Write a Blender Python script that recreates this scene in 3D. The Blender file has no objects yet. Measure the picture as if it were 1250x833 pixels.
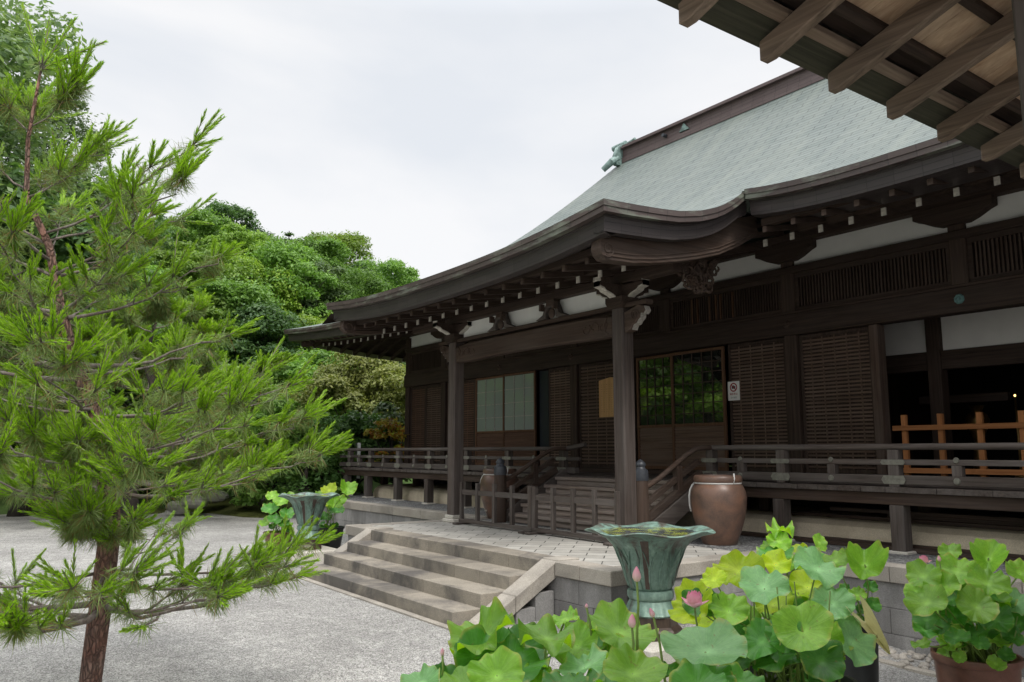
import bpy, bmesh, math, random
import numpy as np
from mathutils import Vector, Matrix
R = math.radians
scene = bpy.context.scene
COL = scene.collection

# ---------------------------------------------------------------- camera
cam_data = bpy.data.cameras.new("camera")
cam_data.sensor_width = 36.0
cam_data.lens = 28.1
cam_data.clip_start = 0.05
cam_data.clip_end = 2000.0
cam = bpy.data.objects.new("camera", cam_data)
cam.location = (0, 0, 1.75)
cam.rotation_euler = (R(90 + 7.9), 0, R(54.2))
COL.objects.link(cam)
scene.camera = cam

# ---------------------------------------------------------------- sky and sun (bright overcast)
SUN_EL, SUN_AZ = 55.0, 100.0          # azimuth measured clockwise from +Y
world = bpy.data.worlds.new("World")
scene.world = world
world.use_nodes = True
wn, wl = world.node_tree.nodes, world.node_tree.links
wn.clear()
w_out = wn.new("ShaderNodeOutputWorld")
w_bg = wn.new("ShaderNodeBackground")
w_bg.inputs["Strength"].default_value = 0.1
sky = wn.new("ShaderNodeTexSky")
sky.sky_type = 'NISHITA'
sky.sun_disc = False
sky.sun_elevation = R(SUN_EL)
sky.sun_rotation = R(SUN_AZ)
sky.air_density = 1.0
sky.dust_density = 3.0
tc = wn.new("ShaderNodeTexCoord")
mp = wn.new("ShaderNodeMapping")
mp.inputs["Scale"].default_value = (1.0, 1.0, 2.6)
nz = wn.new("ShaderNodeTexNoise")
nz.inputs["Scale"].default_value = 1.9
nz.inputs["Detail"].default_value = 5.0
nz.inputs["Roughness"].default_value = 0.5
nz.inputs["Distortion"].default_value = 0.35
cr = wn.new("ShaderNodeValToRGB")
cr.color_ramp.elements[0].position = 0.34
cr.color_ramp.elements[0].color = (5.45, 5.65, 5.95, 1)
cr.color_ramp.elements[1].position = 0.56
cr.color_ramp.elements[1].color = (6.45, 6.45, 6.5, 1)
sep = wn.new("ShaderNodeSeparateXYZ")
mr = wn.new("ShaderNodeMapRange")
mr.inputs["From Min"].default_value = 0.5
mr.inputs["From Max"].default_value = 1.0
mr.inputs["To Min"].default_value = 1.0
mr.inputs["To Max"].default_value = 3.3
vm = wn.new("ShaderNodeVectorMath")
vm.operation = 'SCALE'
mx = wn.new("ShaderNodeMix")
mx.data_type = 'RGBA'
mx.inputs["Factor"].default_value = 0.93
wl.new(tc.outputs["Generated"], mp.inputs["Vector"])
wl.new(mp.outputs["Vector"], nz.inputs["Vector"])
wl.new(nz.outputs["Fac"], cr.inputs["Fac"])
wl.new(tc.outputs["Generated"], sep.inputs[0])
wl.new(sep.outputs["Z"], mr.inputs["Value"])
wl.new(cr.outputs["Color"], vm.inputs[0])
wl.new(mr.outputs["Result"], vm.inputs["Scale"])
wl.new(sky.outputs["Color"], mx.inputs[6])
wl.new(vm.outputs["Vector"], mx.inputs[7])
wl.new(mx.outputs[2], w_bg.inputs["Color"])
wl.new(w_bg.outputs[0], w_out.inputs[0])

sun_d = bpy.data.lights.new("sun", 'SUN')
sun_d.energy = 1.5
sun_d.angle = R(16)
sun_d.color = (1.0, 0.96, 0.9)
sun = bpy.data.objects.new("sun", sun_d)
_d = Vector((math.sin(R(SUN_AZ)) * math.cos(R(SUN_EL)), math.cos(R(SUN_AZ)) * math.cos(R(SUN_EL)), math.sin(R(SUN_EL))))
sun.rotation_euler = _d.to_track_quat('Z', 'Y').to_euler()
COL.objects.link(sun)

vs = scene.view_settings
scene.display_settings.display_device = 'sRGB'
vs.view_transform = 'Standard'
vs.look = 'None'
vs.exposure = 0.62
vs.gamma = 1.0
vs.use_curve_mapping = False
scene.cycles.use_denoising = True
scene.cycles.max_bounces = 8
scene.cycles.diffuse_bounces = 4
scene.cycles.glossy_bounces = 3
scene.cycles.transmission_bounces = 5
scene.cycles.transparent_max_bounces = 6
scene.cycles.caustics_reflective = False
scene.cycles.caustics_refractive = False
scene.cycles.use_adaptive_sampling = True
scene.cycles.adaptive_threshold = 0.015

# ---------------------------------------------------------------- helpers
ORG = {}          # world position of every empty / mesh origin

def link(o):
    COL.objects.link(o)
    return o

def tag(o, label=None, cat=None, group=None, kind=None):
    if label: o["label"] = label
    if cat: o["category"] = cat
    if group: o["group"] = group
    if kind: o["kind"] = kind
    return o

def thing(name, label, cat, loc=(0, 0, 0), group=None):
    o = link(bpy.data.objects.new(name, None))
    o.location = loc
    o.empty_display_size = 0.2
    ORG[o] = Vector(loc)
    return tag(o, label, cat, group)

class MB:
    """collects polygons in world coordinates and links them as one mesh object"""
    def __init__(s):
        s.v, s.f, s.m, s.uv = [], [], [], {}
    def quad(s, a, b, c, d, m=0, uv=None):
        n = len(s.v); s.v += [tuple(a), tuple(b), tuple(c), tuple(d)]
        s.f.append((n, n+1, n+2, n+3)); s.m.append(m)
        if uv: s.uv[len(s.f)-1] = uv
    def hexa(s, p, m=0):
        n = len(s.v); s.v += [tuple(q) for q in p]
        for f in ((0,3,2,1),(4,5,6,7),(0,1,5,4),(1,2,6,5),(2,3,7,6),(3,0,4,7)):
            s.f.append(tuple(n+i for i in f)); s.m.append(m)
    def box(s, x0, x1, y0, y1, z0, z1, m=0):
        s.hexa([(x0,y0,z0),(x1,y0,z0),(x1,y1,z0),(x0,y1,z0),(x0,y0,z1),(x1,y0,z1),(x1,y1,z1),(x0,y1,z1)], m)
        return s
    def bar(s, p0, p1, w, h, m=0, up=(0,0,1)):
        """rectangular bar from p0 to p1, w wide, h high, centred"""
        p0, p1 = Vector(p0), Vector(p1)
        d = (p1-p0).normalized(); u = Vector(up)
        r = d.cross(u)
        if r.length < 1e-5: r = d.cross(Vector((1,0,0)))
        r.normalize(); u = r.cross(d).normalized()
        r *= w/2; u *= h/2
        s.hexa([p0-r-u, p0+r-u, p1+r-u, p1-r-u, p0-r+u, p0+r+u, p1+r+u, p1-r+u], m)
        return s
    def prism(s, poly, axis, a0, a1, m=0):
        """poly: 2-D outline; axis 'x': (y,z), 'y': (x,z), 'z': (x,y)"""
        def P(q, a):
            return {'x': (a,q[0],q[1]), 'y': (q[0],a,q[1]), 'z': (q[0],q[1],a)}[axis]
        n = len(s.v); k = len(poly)
        s.v += [P(q,a0) for q in poly] + [P(q,a1) for q in poly]
        for i in range(k):
            j = (i+1) % k
            s.f.append((n+i, n+j, n+k+j, n+k+i)); s.m.append(m)
        s.f.append(tuple(n+i for i in reversed(range(k)))); s.m.append(m)
        s.f.append(tuple(n+k+i for i in range(k))); s.m.append(m)
        return s
    def tube(s, pts, rad, seg=10, m=0, cap=True):
        pts = [Vector(p) for p in pts]
        if not hasattr(rad, '__len__'): rad = [rad]*len(pts)
        n0 = len(s.v); ref = None
        for i, p in enumerate(pts):
            d = (pts[min(i+1,len(pts)-1)] - pts[max(i-1,0)]).normalized()
            if ref is None:
                ref = d.cross(Vector((0.3,0.2,1)))
                if ref.length < 1e-3: ref = d.cross(Vector((1,0,0)))
            ref = (ref - d*ref.dot(d)).normalized(); b = d.cross(ref)
            for k in range(seg):
                a = 2*math.pi*k/seg
                s.v.append(tuple(p + (ref*math.cos(a)+b*math.sin(a))*rad[i]))
        for i in range(len(pts)-1):
            for k in range(seg):
                a = n0+i*seg+k; b2 = n0+i*seg+(k+1)%seg
                s.f.append((a, b2, b2+seg, a+seg)); s.m.append(m)
        if cap:
            s.f.append(tuple(n0+k for k in reversed(range(seg)))); s.m.append(m)
            e = n0+(len(pts)-1)*seg
            s.f.append(tuple(e+k for k in range(seg))); s.m.append(m)
        return s
    def lathe(s, prof, c=(0,0,0), seg=32, m=0, fn=None):
        """prof: (radius, z) list; fn(angle, i, r, z) may bend it"""
        n0 = len(s.v)
        for i, (r, z) in enumerate(prof):
            for k in range(seg):
                a = 2*math.pi*k/seg
                rr, zz = fn(a, i, r, z) if fn else (r, z)
                s.v.append((c[0]+rr*math.cos(a), c[1]+rr*math.sin(a), c[2]+zz))
        for i in range(len(prof)-1):
            for k in range(seg):
                a = n0+i*seg+k; b = n0+i*seg+(k+1)%seg
                s.f.append((a, b, b+seg, a+seg)); s.m.append(m)
        return s
    def ball(s, c, r, sx=1, sy=1, sz=1, nu=10, nv=6, m=0):
        prof = [(r*math.sin(math.pi*(i+0.02)/(nv+0.04)), -r*math.cos(math.pi*(i+0.02)/(nv+0.04))) for i in range(nv+1)]
        n0 = len(s.v); s.lathe(prof, (0,0,0), nu, m)
        for i in range(n0, len(s.v)):
            x,y,z = s.v[i]; s.v[i] = (c[0]+x*sx, c[1]+y*sy, c[2]+z*sz)
        return s
    def grid(s, P, m=0, uv=None):
        """P[i][j] points; uv[i][j] optional"""
        n0 = len(s.v); nj = len(P[0])
        for row in P: s.v += [tuple(q) for q in row]
        for i in range(len(P)-1):
            for j in range(nj-1):
                a = n0+i*nj+j
                s.f.append((a, a+1, a+nj+1, a+nj)); s.m.append(m)
                if uv: s.uv[len(s.f)-1] = (uv[i][j], uv[i][j+1], uv[i+1][j+1], uv[i+1][j])
        return s
    def build(s, name, mat, parent=None, smooth=False, bevel=0.0, origin=None, label=None, angle=None):
        mats = mat if isinstance(mat, (list, tuple)) else [mat]
        if parent is not None: o0 = ORG[parent]
        else: o0 = Vector(origin) if origin is not None else Vector((0,0,0))
        me = bpy.data.meshes.new(name)
        me.from_pydata([(x-o0.x, y-o0.y, z-o0.z) for x,y,z in s.v], [], s.f)
        for mm in mats: me.materials.append(mm)
        me.polygons.foreach_set("material_index", s.m)
        if s.uv:
            ul = me.uv_layers.new(name="UVMap")
            for fi, uvs in s.uv.items():
                for li, q in zip(me.polygons[fi].loop_indices, uvs): ul.data[li].uv = q
        if smooth: me.polygons.foreach_set("use_smooth", [True]*len(s.f))
        me.update()
        o = link(bpy.data.objects.new(name, me))
        if parent is not None: o.parent = parent
        else: o.location = o0
        ORG[o] = o0
        if smooth and angle:
            try: me.set_sharp_from_angle(angle=R(angle))
            except Exception: pass
        if bevel:
            b = o.modifiers.new("bevel", 'BEVEL'); b.width = bevel; b.segments = 1; b.limit_method = 'ANGLE'; b.angle_limit = R(50)
            b.harden_normals = False
        if label: o["label"] = label
        return o

def put(o, parent, off):
    """copy of a part (shared mesh) moved by off"""
    c = o.copy(); link(c); c.parent = parent
    c.location = Vector(o.location) + Vector(off)
    ORG[c] = ORG[o]
    for ch in list(o.children):
        d = ch.copy(); link(d); d.parent = c; ORG[d] = ORG[ch]
    return c

def copy_thing(root, loc, label=None, rotz=None, scale=None, group=None):
    r = root.copy(); link(r); r.location = loc
    if rotz is not None: r.rotation_euler = (0, 0, rotz)
    if scale is not None: r.scale = scale if hasattr(scale, '__len__') else (scale,)*3
    if label: r["label"] = label
    if group: r["group"] = group
    for ch in list(root.children):
        c = ch.copy(); link(c); c.parent = r
        for g in list(ch.children):
            d = g.copy(); link(d); d.parent = c
    return r

def smooth01(t):
    t = max(0.0, min(1.0, t)); return t*t*(3-2*t)

def lerp(a, b, t): return a+(b-a)*t

def interp(xs, ys, x):
    if x <= xs[0]: return ys[0]
    for i in range(len(xs)-1):
        if x <= xs[i+1]:
            return ys[i]+(ys[i+1]-ys[i])*(x-xs[i])/(xs[i+1]-xs[i])
    return ys[-1]

# ---------------------------------------------------------------- materials
class NT:
    def __init__(s, name):
        s.mat = bpy.data.materials.new(name); s.mat.use_nodes = True
        s.n = s.mat.node_tree.nodes; s.l = s.mat.node_tree.links
        s.n.clear()
        s.out = s.n.new("ShaderNodeOutputMaterial")
        s.b = s.n.new("ShaderNodeBsdfPrincipled")
        s.l.new(s.b.outputs[0], s.out.inputs[0])
    def new(s, t, **kw):
        n = s.n.new(t)
        for k, v in kw.items():
            if k in n.inputs: n.inputs[k].default_value = v
            else: setattr(n, k, v)
        return n
    def coord(s, scale=(1,1,1), which="Object", rot=(0,0,0), loc=(0,0,0)):
        t = s.n.new("ShaderNodeTexCoord"); m = s.n.new("ShaderNodeMapping")
        m.inputs["Scale"].default_value = scale; m.inputs["Rotation"].default_value = rot
        m.inputs["Location"].default_value = loc
        s.l.new(t.outputs[which], m.inputs["Vector"])
        return m.outputs["Vector"]
    def noise(s, vec, scale=5, detail=4, rough=0.55, dist=0.0):
        n = s.n.new("ShaderNodeTexNoise")
        n.inputs["Scale"].default_value = scale; n.inputs["Detail"].default_value = detail
        n.inputs["Roughness"].default_value = rough; n.inputs["Distortion"].default_value = dist
        if vec: s.l.new(vec, n.inputs["Vector"])
        return n.outputs["Fac"]
    def ramp(s, fac, stops):
        r = s.n.new("ShaderNodeValToRGB")
        e = r.color_ramp.elements
        while len(e) < len(stops): e.new(0.5)
        for i, (p, c) in enumerate(stops):
            e[i].position = p; e[i].color = (c[0], c[1], c[2], 1) if hasattr(c, '__len__') else (c, c, c, 1)
        s.l.new(fac, r.inputs["Fac"])
        return r.outputs["Color"]
    def mix(s, fac, a, b, blend='MIX'):
        m = s.n.new("ShaderNodeMix"); m.data_type = 'RGBA'; m.blend_type = blend
        for i, x in ((0, fac), (6, a), (7, b)):
            if isinstance(x, bpy.types.NodeSocket): s.l.new(x, m.inputs[i])
            elif hasattr(x, '__len__'): m.inputs[i].default_value = (x[0], x[1], x[2], 1)
            else: m.inputs[i].default_value = x
        return m.outputs[2]
    def math(s, op, a, b=None, clamp=False):
        m = s.n.new("ShaderNodeMath"); m.operation = op; m.use_clamp = clamp
        for i, x in ((0, a), (1, b)):
            if x is None: continue
            if isinstance(x, bpy.types.NodeSocket): s.l.new(x, m.inputs[i])
            else: m.inputs[i].default_value = x
        return m.outputs[0]
    def bump(s, h, strength=0.3, dist=0.01):
        b = s.n.new("ShaderNodeBump")
        b.inputs["Strength"].default_value = strength; b.inputs["Distance"].default_value = dist
        s.l.new(h, b.inputs["Height"]); s.l.new(b.outputs[0], s.b.inputs["Normal"])
    def col(s, c):
        if isinstance(c, bpy.types.NodeSocket): s.l.new(c, s.b.inputs["Base Color"])
        else: s.b.inputs["Base Color"].default_value = (c[0], c[1], c[2], 1)
    def rough(s, r):
        if isinstance(r, bpy.types.NodeSocket): s.l.new(r, s.b.inputs["Roughness"])
        else: s.b.inputs["Roughness"].default_value = r
    def rand(s):
        return s.n.new("ShaderNodeObjectInfo").outputs["Random"]

def wood(name, axis, dark, light, weather=None, wf=0.5, grain=34, rough=0.75, bump=0.35):
    t = NT(name)
    sc = [grain, grain, grain]; sc['xyz'.index(axis)] = grain*0.03
    v = t.coord(tuple(sc))
    g = t.noise(v, 1.0, 5, 0.65, 0.6)
    sc2 = [5, 5, 5]; sc2['xyz'.index(axis)] = 0.9
    big = t.noise(t.coord(tuple(sc2)), 1.0, 3, 0.6)
    c = t.ramp(g, [(0.3, dark), (0.7, light)])
    if weather is not None:
        c = t.mix(t.ramp(big, [(0.5-wf*0.3, 0.0), (0.5+0.25, wf)]), c, weather)
    ob = t.math('MULTIPLY_ADD', t.rand(), 0.35); ob.node.inputs[2].default_value = 0.82
    c = t.mix(1.0, c, ob, 'MULTIPLY')
    t.col(c); t.rough(rough); t.bump(g, bump, 0.004)
    t.b.inputs["Specular IOR Level"].default_value = 0.25
    return t.mat

M = {}
for ax in 'xyz':
    M['dark_'+ax] = wood('dark_timber_'+ax, ax, (0.018,0.0115,0.0085), (0.064,0.041,0.03), (0.08,0.06,0.049), 0.4)
    M['mid_'+ax] = wood('brown_timber_'+ax, ax, (0.03,0.018,0.013), (0.09,0.058,0.042), (0.115,0.096,0.084), 0.45)
    M['grey_'+ax] = wood('weathered_timber_'+ax, ax, (0.03,0.021,0.017), (0.105,0.083,0.071), (0.17,0.155,0.145), 0.6)
    M['gate_'+ax] = wood('gate_timber_'+ax, ax, (0.08,0.055,0.038), (0.27,0.195,0.142), (0.3,0.25,0.205), 0.35)
    M['orange_'+ax] = wood('fresh_cedar_'+ax, ax, (0.3,0.115,0.04), (0.5,0.22,0.085), None, 0.3)
M['col_z'] = wood('porch_column_timber', 'z', (0.035,0.026,0.022), (0.105,0.08,0.068), (0.17,0.15,0.14), 0.55)
M['frame_red'] = wood('reddish_frame_timber', 'z', (0.07,0.036,0.021), (0.16,0.085,0.047), None)
M['board_tan'] = wood('roof_board_tan', 'x', (0.32,0.2,0.12), (0.6,0.43,0.29), (0.4,0.33,0.26), 0.4, 22)
M['board_fascia'] = wood('mossy_eave_underside', 'y', (0.03,0.03,0.02), (0.07,0.066,0.045), None)
M['plaque'] = wood('plaque_wood', 'z', (0.42,0.24,0.1), (0.58,0.36,0.17), None, 0.3, 26)
M['red_slat'] = wood('reddish_slat_timber', 'x', (0.075,0.04,0.027), (0.17,0.098,0.066), None)
M['treads'] = wood('worn_tread_timber', 'x', (0.12,0.085,0.067), (0.34,0.27,0.225), (0.38,0.345,0.32), 0.5)
M['slat'] = wood('slat_timber', 'x', (0.065,0.04,0.028), (0.175,0.114,0.083), (0.19,0.15,0.122), 0.4)

def simple(name, c, rough=0.6, var=0.15, scale=6, spec=0.5, metal=0.0, bump=0.0, bscale=40):
    t = NT(name)
    n = t.noise(t.coord(), scale, 5, 0.6)
    t.col(t.ramp(n, [(0.3, [x*(1-var) for x in c]), (0.7, [min(1,x*(1+var)) for x in c])]))
    t.rough(rough); t.b.inputs["Specular IOR Level"].default_value = spec
    t.b.inputs["Metallic"].default_value = metal
    if bump: t.bump(t.noise(t.coord(), bscale, 4, 0.6), bump, 0.01)
    return t.mat
M['white_paint'] = simple('aged_white_paint', (0.46,0.43,0.38), 0.7, 0.35, 30)
M['plaster'] = simple('white_wall_plaster', (0.72,0.72,0.69), 0.85, 0.05, 3)
M['plaster_in'] = simple('inner_plaster', (0.74,0.72,0.69), 0.85, 0.05, 3)
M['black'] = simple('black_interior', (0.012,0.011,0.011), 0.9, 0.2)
M['navy'] = simple('dark_navy_door', (0.008,0.011,0.017), 0.5, 0.1)  # near-black colour for the darkness of an open gap
M['brass_green'] = simple('patinated_fitting', (0.17,0.165,0.135), 0.6, 0.3, 18)
M['teal_fitting'] = simple('verdigris_nail_cover', (0.1,0.2,0.19), 0.55, 0.4, 30)
M['rope'] = simple('white_rope', (0.66,0.66,0.64), 0.7, 0.1, 60)
M['iron'] = simple('black_iron_cap', (0.05,0.055,0.065), 0.45, 0.3, 20)
M['sign_white'] = simple('sign_white', (0.74,0.74,0.72), 0.5, 0.04)
M['sign_red'] = simple('sign_red', (0.3,0.02,0.03), 0.5, 0.05)
M['sign_green'] = simple('sign_grey_green', (0.3,0.36,0.33), 0.5, 0.05)
M['ink'] = simple('sign_ink', (0.05,0.05,0.055), 0.6, 0.05)
M['ink_brown'] = simple('faded_ink', (0.26,0.15,0.07), 0.7, 0.1)
M['black_plastic'] = simple('black_pot_plastic', (0.022,0.023,0.024), 0.45, 0.2, 8)
M['soil'] = simple('wet_soil', (0.03,0.024,0.018), 0.6, 0.4, 30)

def glossy_glass(name, c, rough, ior):
    t = NT(name); t.col(c); t.rough(rough); t.b.inputs["IOR"].default_value = ior
    n = t.noise(t.coord((1,1,1)), 1.2, 2, 0.5); t.bump(n, 0.05, 0.02)
    return t.mat
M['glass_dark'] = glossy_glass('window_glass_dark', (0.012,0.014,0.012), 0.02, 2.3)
M['glass_pale'] = glossy_glass('window_glass_over_paper', (0.24,0.28,0.255), 0.05, 2.0)

# stone, gravel
def stone(name, a, b, stain=None, sf=0.6, scale=2.2, rough=0.8, spk=90, vertical=False):
    t = NT(name)
    v = t.coord()
    n1 = t.noise(v, scale, 5, 0.6); n2 = t.noise(v, spk, 3, 0.7)
    c = t.ramp(n1, [(0.32, a), (0.68, b)])
    c = t.mix(0.35, c, t.ramp(n2, [(0.35, [x*0.55 for x in a]), (0.65, [min(1, x*1.35) for x in b])]))
    rb = t.math('MULTIPLY_ADD', t.new("ShaderNodeNewGeometry").outputs["Random Per Island"], 0.34); rb.node.inputs[2].default_value = 0.83
    c = t.mix(1.0, c, rb, 'MULTIPLY')
    if stain:
        sv = t.coord((2.2, 2.2, 0.5) if vertical else (1.3, 1.3, 1.3), loc=(3.1, 1.7, 0.4))
        n3 = t.noise(sv, 1.0, 5, 0.65, 0.4)
        c = t.mix(t.ramp(n3, [(0.43, 0.0), (0.62, sf)]), c, stain)
    t.col(c); t.rough(rough); t.bump(n2, 0.25, 0.004)
    t.b.inputs["Specular IOR Level"].default_value = 0.3
    return t.mat
M['kerb'] = stone('kerb_granite', (0.28,0.25,0.21), (0.42,0.385,0.335), (0.13,0.12,0.11), 0.45)
M['step'] = stone('step_sandstone', (0.19,0.17,0.14), (0.32,0.285,0.235), (0.07,0.066,0.066), 0.78, 1.6)
M['block'] = stone('wall_block_stone', (0.22,0.215,0.21), (0.33,0.32,0.31), (0.11,0.105,0.1), 0.5, 3.0, vertical=True)
M['rock'] = stone('garden_rock', (0.2,0.19,0.17), (0.38,0.36,0.33), (0.1,0.12,0.07), 0.5)
M['grey_edge'] = simple('greyed_white_edge', (0.3,0.28,0.25), 0.75, 0.4, 40)
M['base_stone'] = stone('pale_base_stone', (0.42,0.39,0.34), (0.56,0.53,0.47))
M['pebble'] = stone('river_pebble', (0.22,0.2,0.17), (0.46,0.42,0.37))
M['kamebara'] = stone('ochre_plaster_mound', (0.58,0.49,0.36), (0.72,0.63,0.48), (0.36,0.29,0.2), 0.5, 1.4)

def gravel_mat(name, a, b, c3, scale):
    t = NT(name)
    v = t.coord()
    vo = t.n.new("ShaderNodeTexVoronoi"); vo.inputs["Scale"].default_value = scale; vo.inputs["Randomness"].default_value = 1.0
    t.l.new(v, vo.inputs["Vector"])
    s = t.n.new("ShaderNodeSeparateColor"); t.l.new(vo.outputs["Color"], s.inputs[0])
    c = t.ramp(s.outputs[0], [(0.0, a), (0.45, b), (1.0, c3)])
    edge = t.ramp(vo.outputs["Distance"], [(0.3, 1.0), (0.8, 0.45)])
    c = t.mix(1.0, c, edge, 'MULTIPLY')
    v2 = t.n.new('ShaderNodeTexVoronoi'); v2.inputs['Scale'].default_value = scale*0.42; t.l.new(v, v2.inputs['Vector'])
    s2_ = t.n.new('ShaderNodeSeparateColor'); t.l.new(v2.outputs['Color'], s2_.inputs[0])
    c = t.mix(t.ramp(s2_.outputs[1], [(0.86, 0.0), (0.88, 0.65)]), c, t.ramp(s2_.outputs[2], [(0.0, a), (1.0, c3)]))
    big = t.noise(v, 0.7, 4, 0.6)
    c = t.mix(1.0, c, t.ramp(big, [(0.3, 0.72), (0.7, 1.1)]), 'MULTIPLY')
    fine = t.noise(v, 6.0, 3, 0.6)
    c = t.mix(1.0, c, t.ramp(fine, [(0.3, 0.85), (0.7, 1.1)]), 'MULTIPLY')
    t.col(c); t.rough(0.9)
    inv = t.math('SUBTRACT', 1.0, vo.outputs["Distance"])
    t.bump(inv, 0.7, 0.02)
    t.b.inputs["Specular IOR Level"].default_value = 0.2
    return t.mat
M['gravel'] = gravel_mat('pale_gravel', (0.3,0.29,0.272), (0.5,0.487,0.46), (0.7,0.685,0.655), 92)
M['gravel_dark'] = gravel_mat('grey_gravel', (0.13,0.13,0.13), (0.26,0.26,0.255), (0.44,0.44,0.43), 45)

def paving_mat():
    t = NT('diagonal_stone_paving')
    v = t.coord((1,1,1), rot=(0,0,R(-45)))
    br = t.n.new("ShaderNodeTexBrick")
    br.offset = 0.5
    for k, x in (("Scale", 1.0), ("Mortar Size", 0.008), ("Mortar Smooth", 0.35), ("Bias", 0.0), ("Brick Width", 0.42), ("Row Height", 0.2345)):
        br.inputs[k].default_value = x
    br.inputs["Color1"].default_value = (0.4,0.38,0.345,1); br.inputs["Color2"].default_value = (0.53,0.51,0.47,1)
    br.inputs["Mortar"].default_value = (0.085,0.085,0.075,1)
    wob = t.noise(t.coord((1,1,1)), 7, 3, 0.6)
    vv = t.n.new("ShaderNodeVectorMath"); vv.operation = 'ADD'
    wv = t.n.new("ShaderNodeVectorMath"); wv.operation = 'SCALE'; wv.inputs["Scale"].default_value = 0.012
    cmb = t.n.new("ShaderNodeCombineXYZ"); t.l.new(wob, cmb.inputs[0]); t.l.new(wob, cmb.inputs[1])
    t.l.new(cmb.outputs[0], wv.inputs[0]); t.l.new(v, vv.inputs[0]); t.l.new(wv.outputs[0], vv.inputs[1])
    t.l.new(vv.outputs[0], br.inputs["Vector"])
    n = t.noise(t.coord(), 3, 6, 0.65)
    c = t.mix(0.6, br.outputs["Color"], t.ramp(n, [(0.3, (0.6,0.6,0.58)), (0.7, (1.12,1.12,1.1))]), 'MULTIPLY')
    n2 = t.noise(t.coord((1,1,1)), 60, 3, 0.7)
    c = t.mix(0.5, c, t.ramp(n2, [(0.3, 0.7), (0.7, 1.2)]), 'MULTIPLY')
    t.col(c); t.rough(0.8)
    h = t.math('ADD', t.math('MULTIPLY', br.outputs["Fac"], -1.0), t.math('MULTIPLY', n, 0.6))
    t.bump(h, 0.6, 0.012)
    return t.mat
M['paving'] = paving_mat()

def copper_roof_mat():
    t = NT('verdigris_copper_sheet')
    tcn = t.n.new("ShaderNodeTexCoord")
    br = t.n.new("ShaderNodeTexBrick"); br.offset = 0.5
    for k, x in (("Scale", 1.0), ("Mortar Size", 0.011), ("Mortar Smooth", 0.5), ("Bias", 0.0), ("Brick Width", 0.62), ("Row Height", 0.14)):
        br.inputs[k].default_value = x
    br.inputs["Color1"].default_value = (0.126,0.154,0.144,1); br.inputs["Color2"].default_value = (0.15,0.179,0.168,1)
    br.inputs["Mortar"].default_value = (0.035,0.046,0.045,1)
    t.l.new(tcn.outputs["UV"], br.inputs["Vector"])
    m1 = t.n.new("ShaderNodeMapping"); m1.inputs["Scale"].default_value = (0.9, 5.0, 1)
    t.l.new(tcn.outputs["UV"], m1.inputs[0])
    n = t.noise(m1.outputs[0], 1.0, 6, 0.7, 0.3)
    m2 = t.n.new("ShaderNodeMapping"); m2.inputs["Scale"].default_value = (2.6, 0.45, 1)
    t.l.new(tcn.outputs["UV"], m2.inputs[0])
    n2 = t.noise(m2.outputs[0], 1.0, 5, 0.65)
    c = t.mix(0.75, br.outputs["Color"], t.ramp(n, [(0.3, (0.66,0.74,0.72)), (0.52, (1,1,1)), (0.72, (1.2,1.16,1.1))]), 'MULTIPLY')
    c = t.mix(t.ramp(n2, [(0.42, 0.0), (0.72, 0.5)]), c, (0.2,0.225,0.19))
    t.col(c); t.rough(0.55); t.b.inputs["Specular IOR Level"].default_value = 0.4
    h = t.math('ADD', t.math('MULTIPLY', br.outputs["Fac"], -1.0), t.math('MULTIPLY', n, 0.4))
    t.bump(h, 0.8, 0.014)
    return t.mat
M['copper'] = copper_roof_mat()

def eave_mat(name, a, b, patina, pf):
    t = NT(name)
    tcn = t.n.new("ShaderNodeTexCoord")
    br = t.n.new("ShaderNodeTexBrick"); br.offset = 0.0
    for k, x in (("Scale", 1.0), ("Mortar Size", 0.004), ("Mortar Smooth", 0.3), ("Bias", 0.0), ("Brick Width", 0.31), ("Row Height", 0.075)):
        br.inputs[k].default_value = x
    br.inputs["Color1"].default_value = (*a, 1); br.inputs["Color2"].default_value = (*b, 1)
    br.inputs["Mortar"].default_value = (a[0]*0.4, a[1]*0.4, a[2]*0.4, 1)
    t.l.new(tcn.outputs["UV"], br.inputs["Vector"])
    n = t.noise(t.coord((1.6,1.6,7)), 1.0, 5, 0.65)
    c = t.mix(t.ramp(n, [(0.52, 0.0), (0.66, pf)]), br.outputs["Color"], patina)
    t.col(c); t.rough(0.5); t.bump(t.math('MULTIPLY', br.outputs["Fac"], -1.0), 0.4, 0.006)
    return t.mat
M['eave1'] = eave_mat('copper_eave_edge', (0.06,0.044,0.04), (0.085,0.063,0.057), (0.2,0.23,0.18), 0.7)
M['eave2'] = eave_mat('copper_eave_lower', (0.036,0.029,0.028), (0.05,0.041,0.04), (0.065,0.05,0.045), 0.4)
M['ridge'] = eave_mat('copper_ridge_cladding', (0.1,0.068,0.066), (0.12,0.085,0.082), (0.14,0.105,0.1), 0.5)
M['verdigris'] = simple('verdigris_casting', (0.17,0.25,0.23), 0.5, 0.45, 9)

def bronze_mat():
    t = NT('verdigris_bronze')
    v = t.coord((1,1,0.22))
    n = t.noise(v, 7, 6, 0.65, 0.5); n2 = t.noise(t.coord(), 26, 5, 0.65)
    c = t.ramp(n, [(0.3, (0.07,0.05,0.04)), (0.4, (0.11,0.12,0.1)), (0.5, (0.16,0.26,0.215)), (0.7, (0.29,0.42,0.355))])
    c = t.mix(0.6, c, t.ramp(n2, [(0.3, (0.5,0.55,0.55)), (0.7, (1.25,1.2,1.15))]), 'MULTIPLY')
    t.col(c); t.rough(0.5); t.b.inputs["Metallic"].default_value = 0.15
    t.bump(n2, 0.25, 0.006)
    return t.mat
M['bronze'] = bronze_mat()

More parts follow.
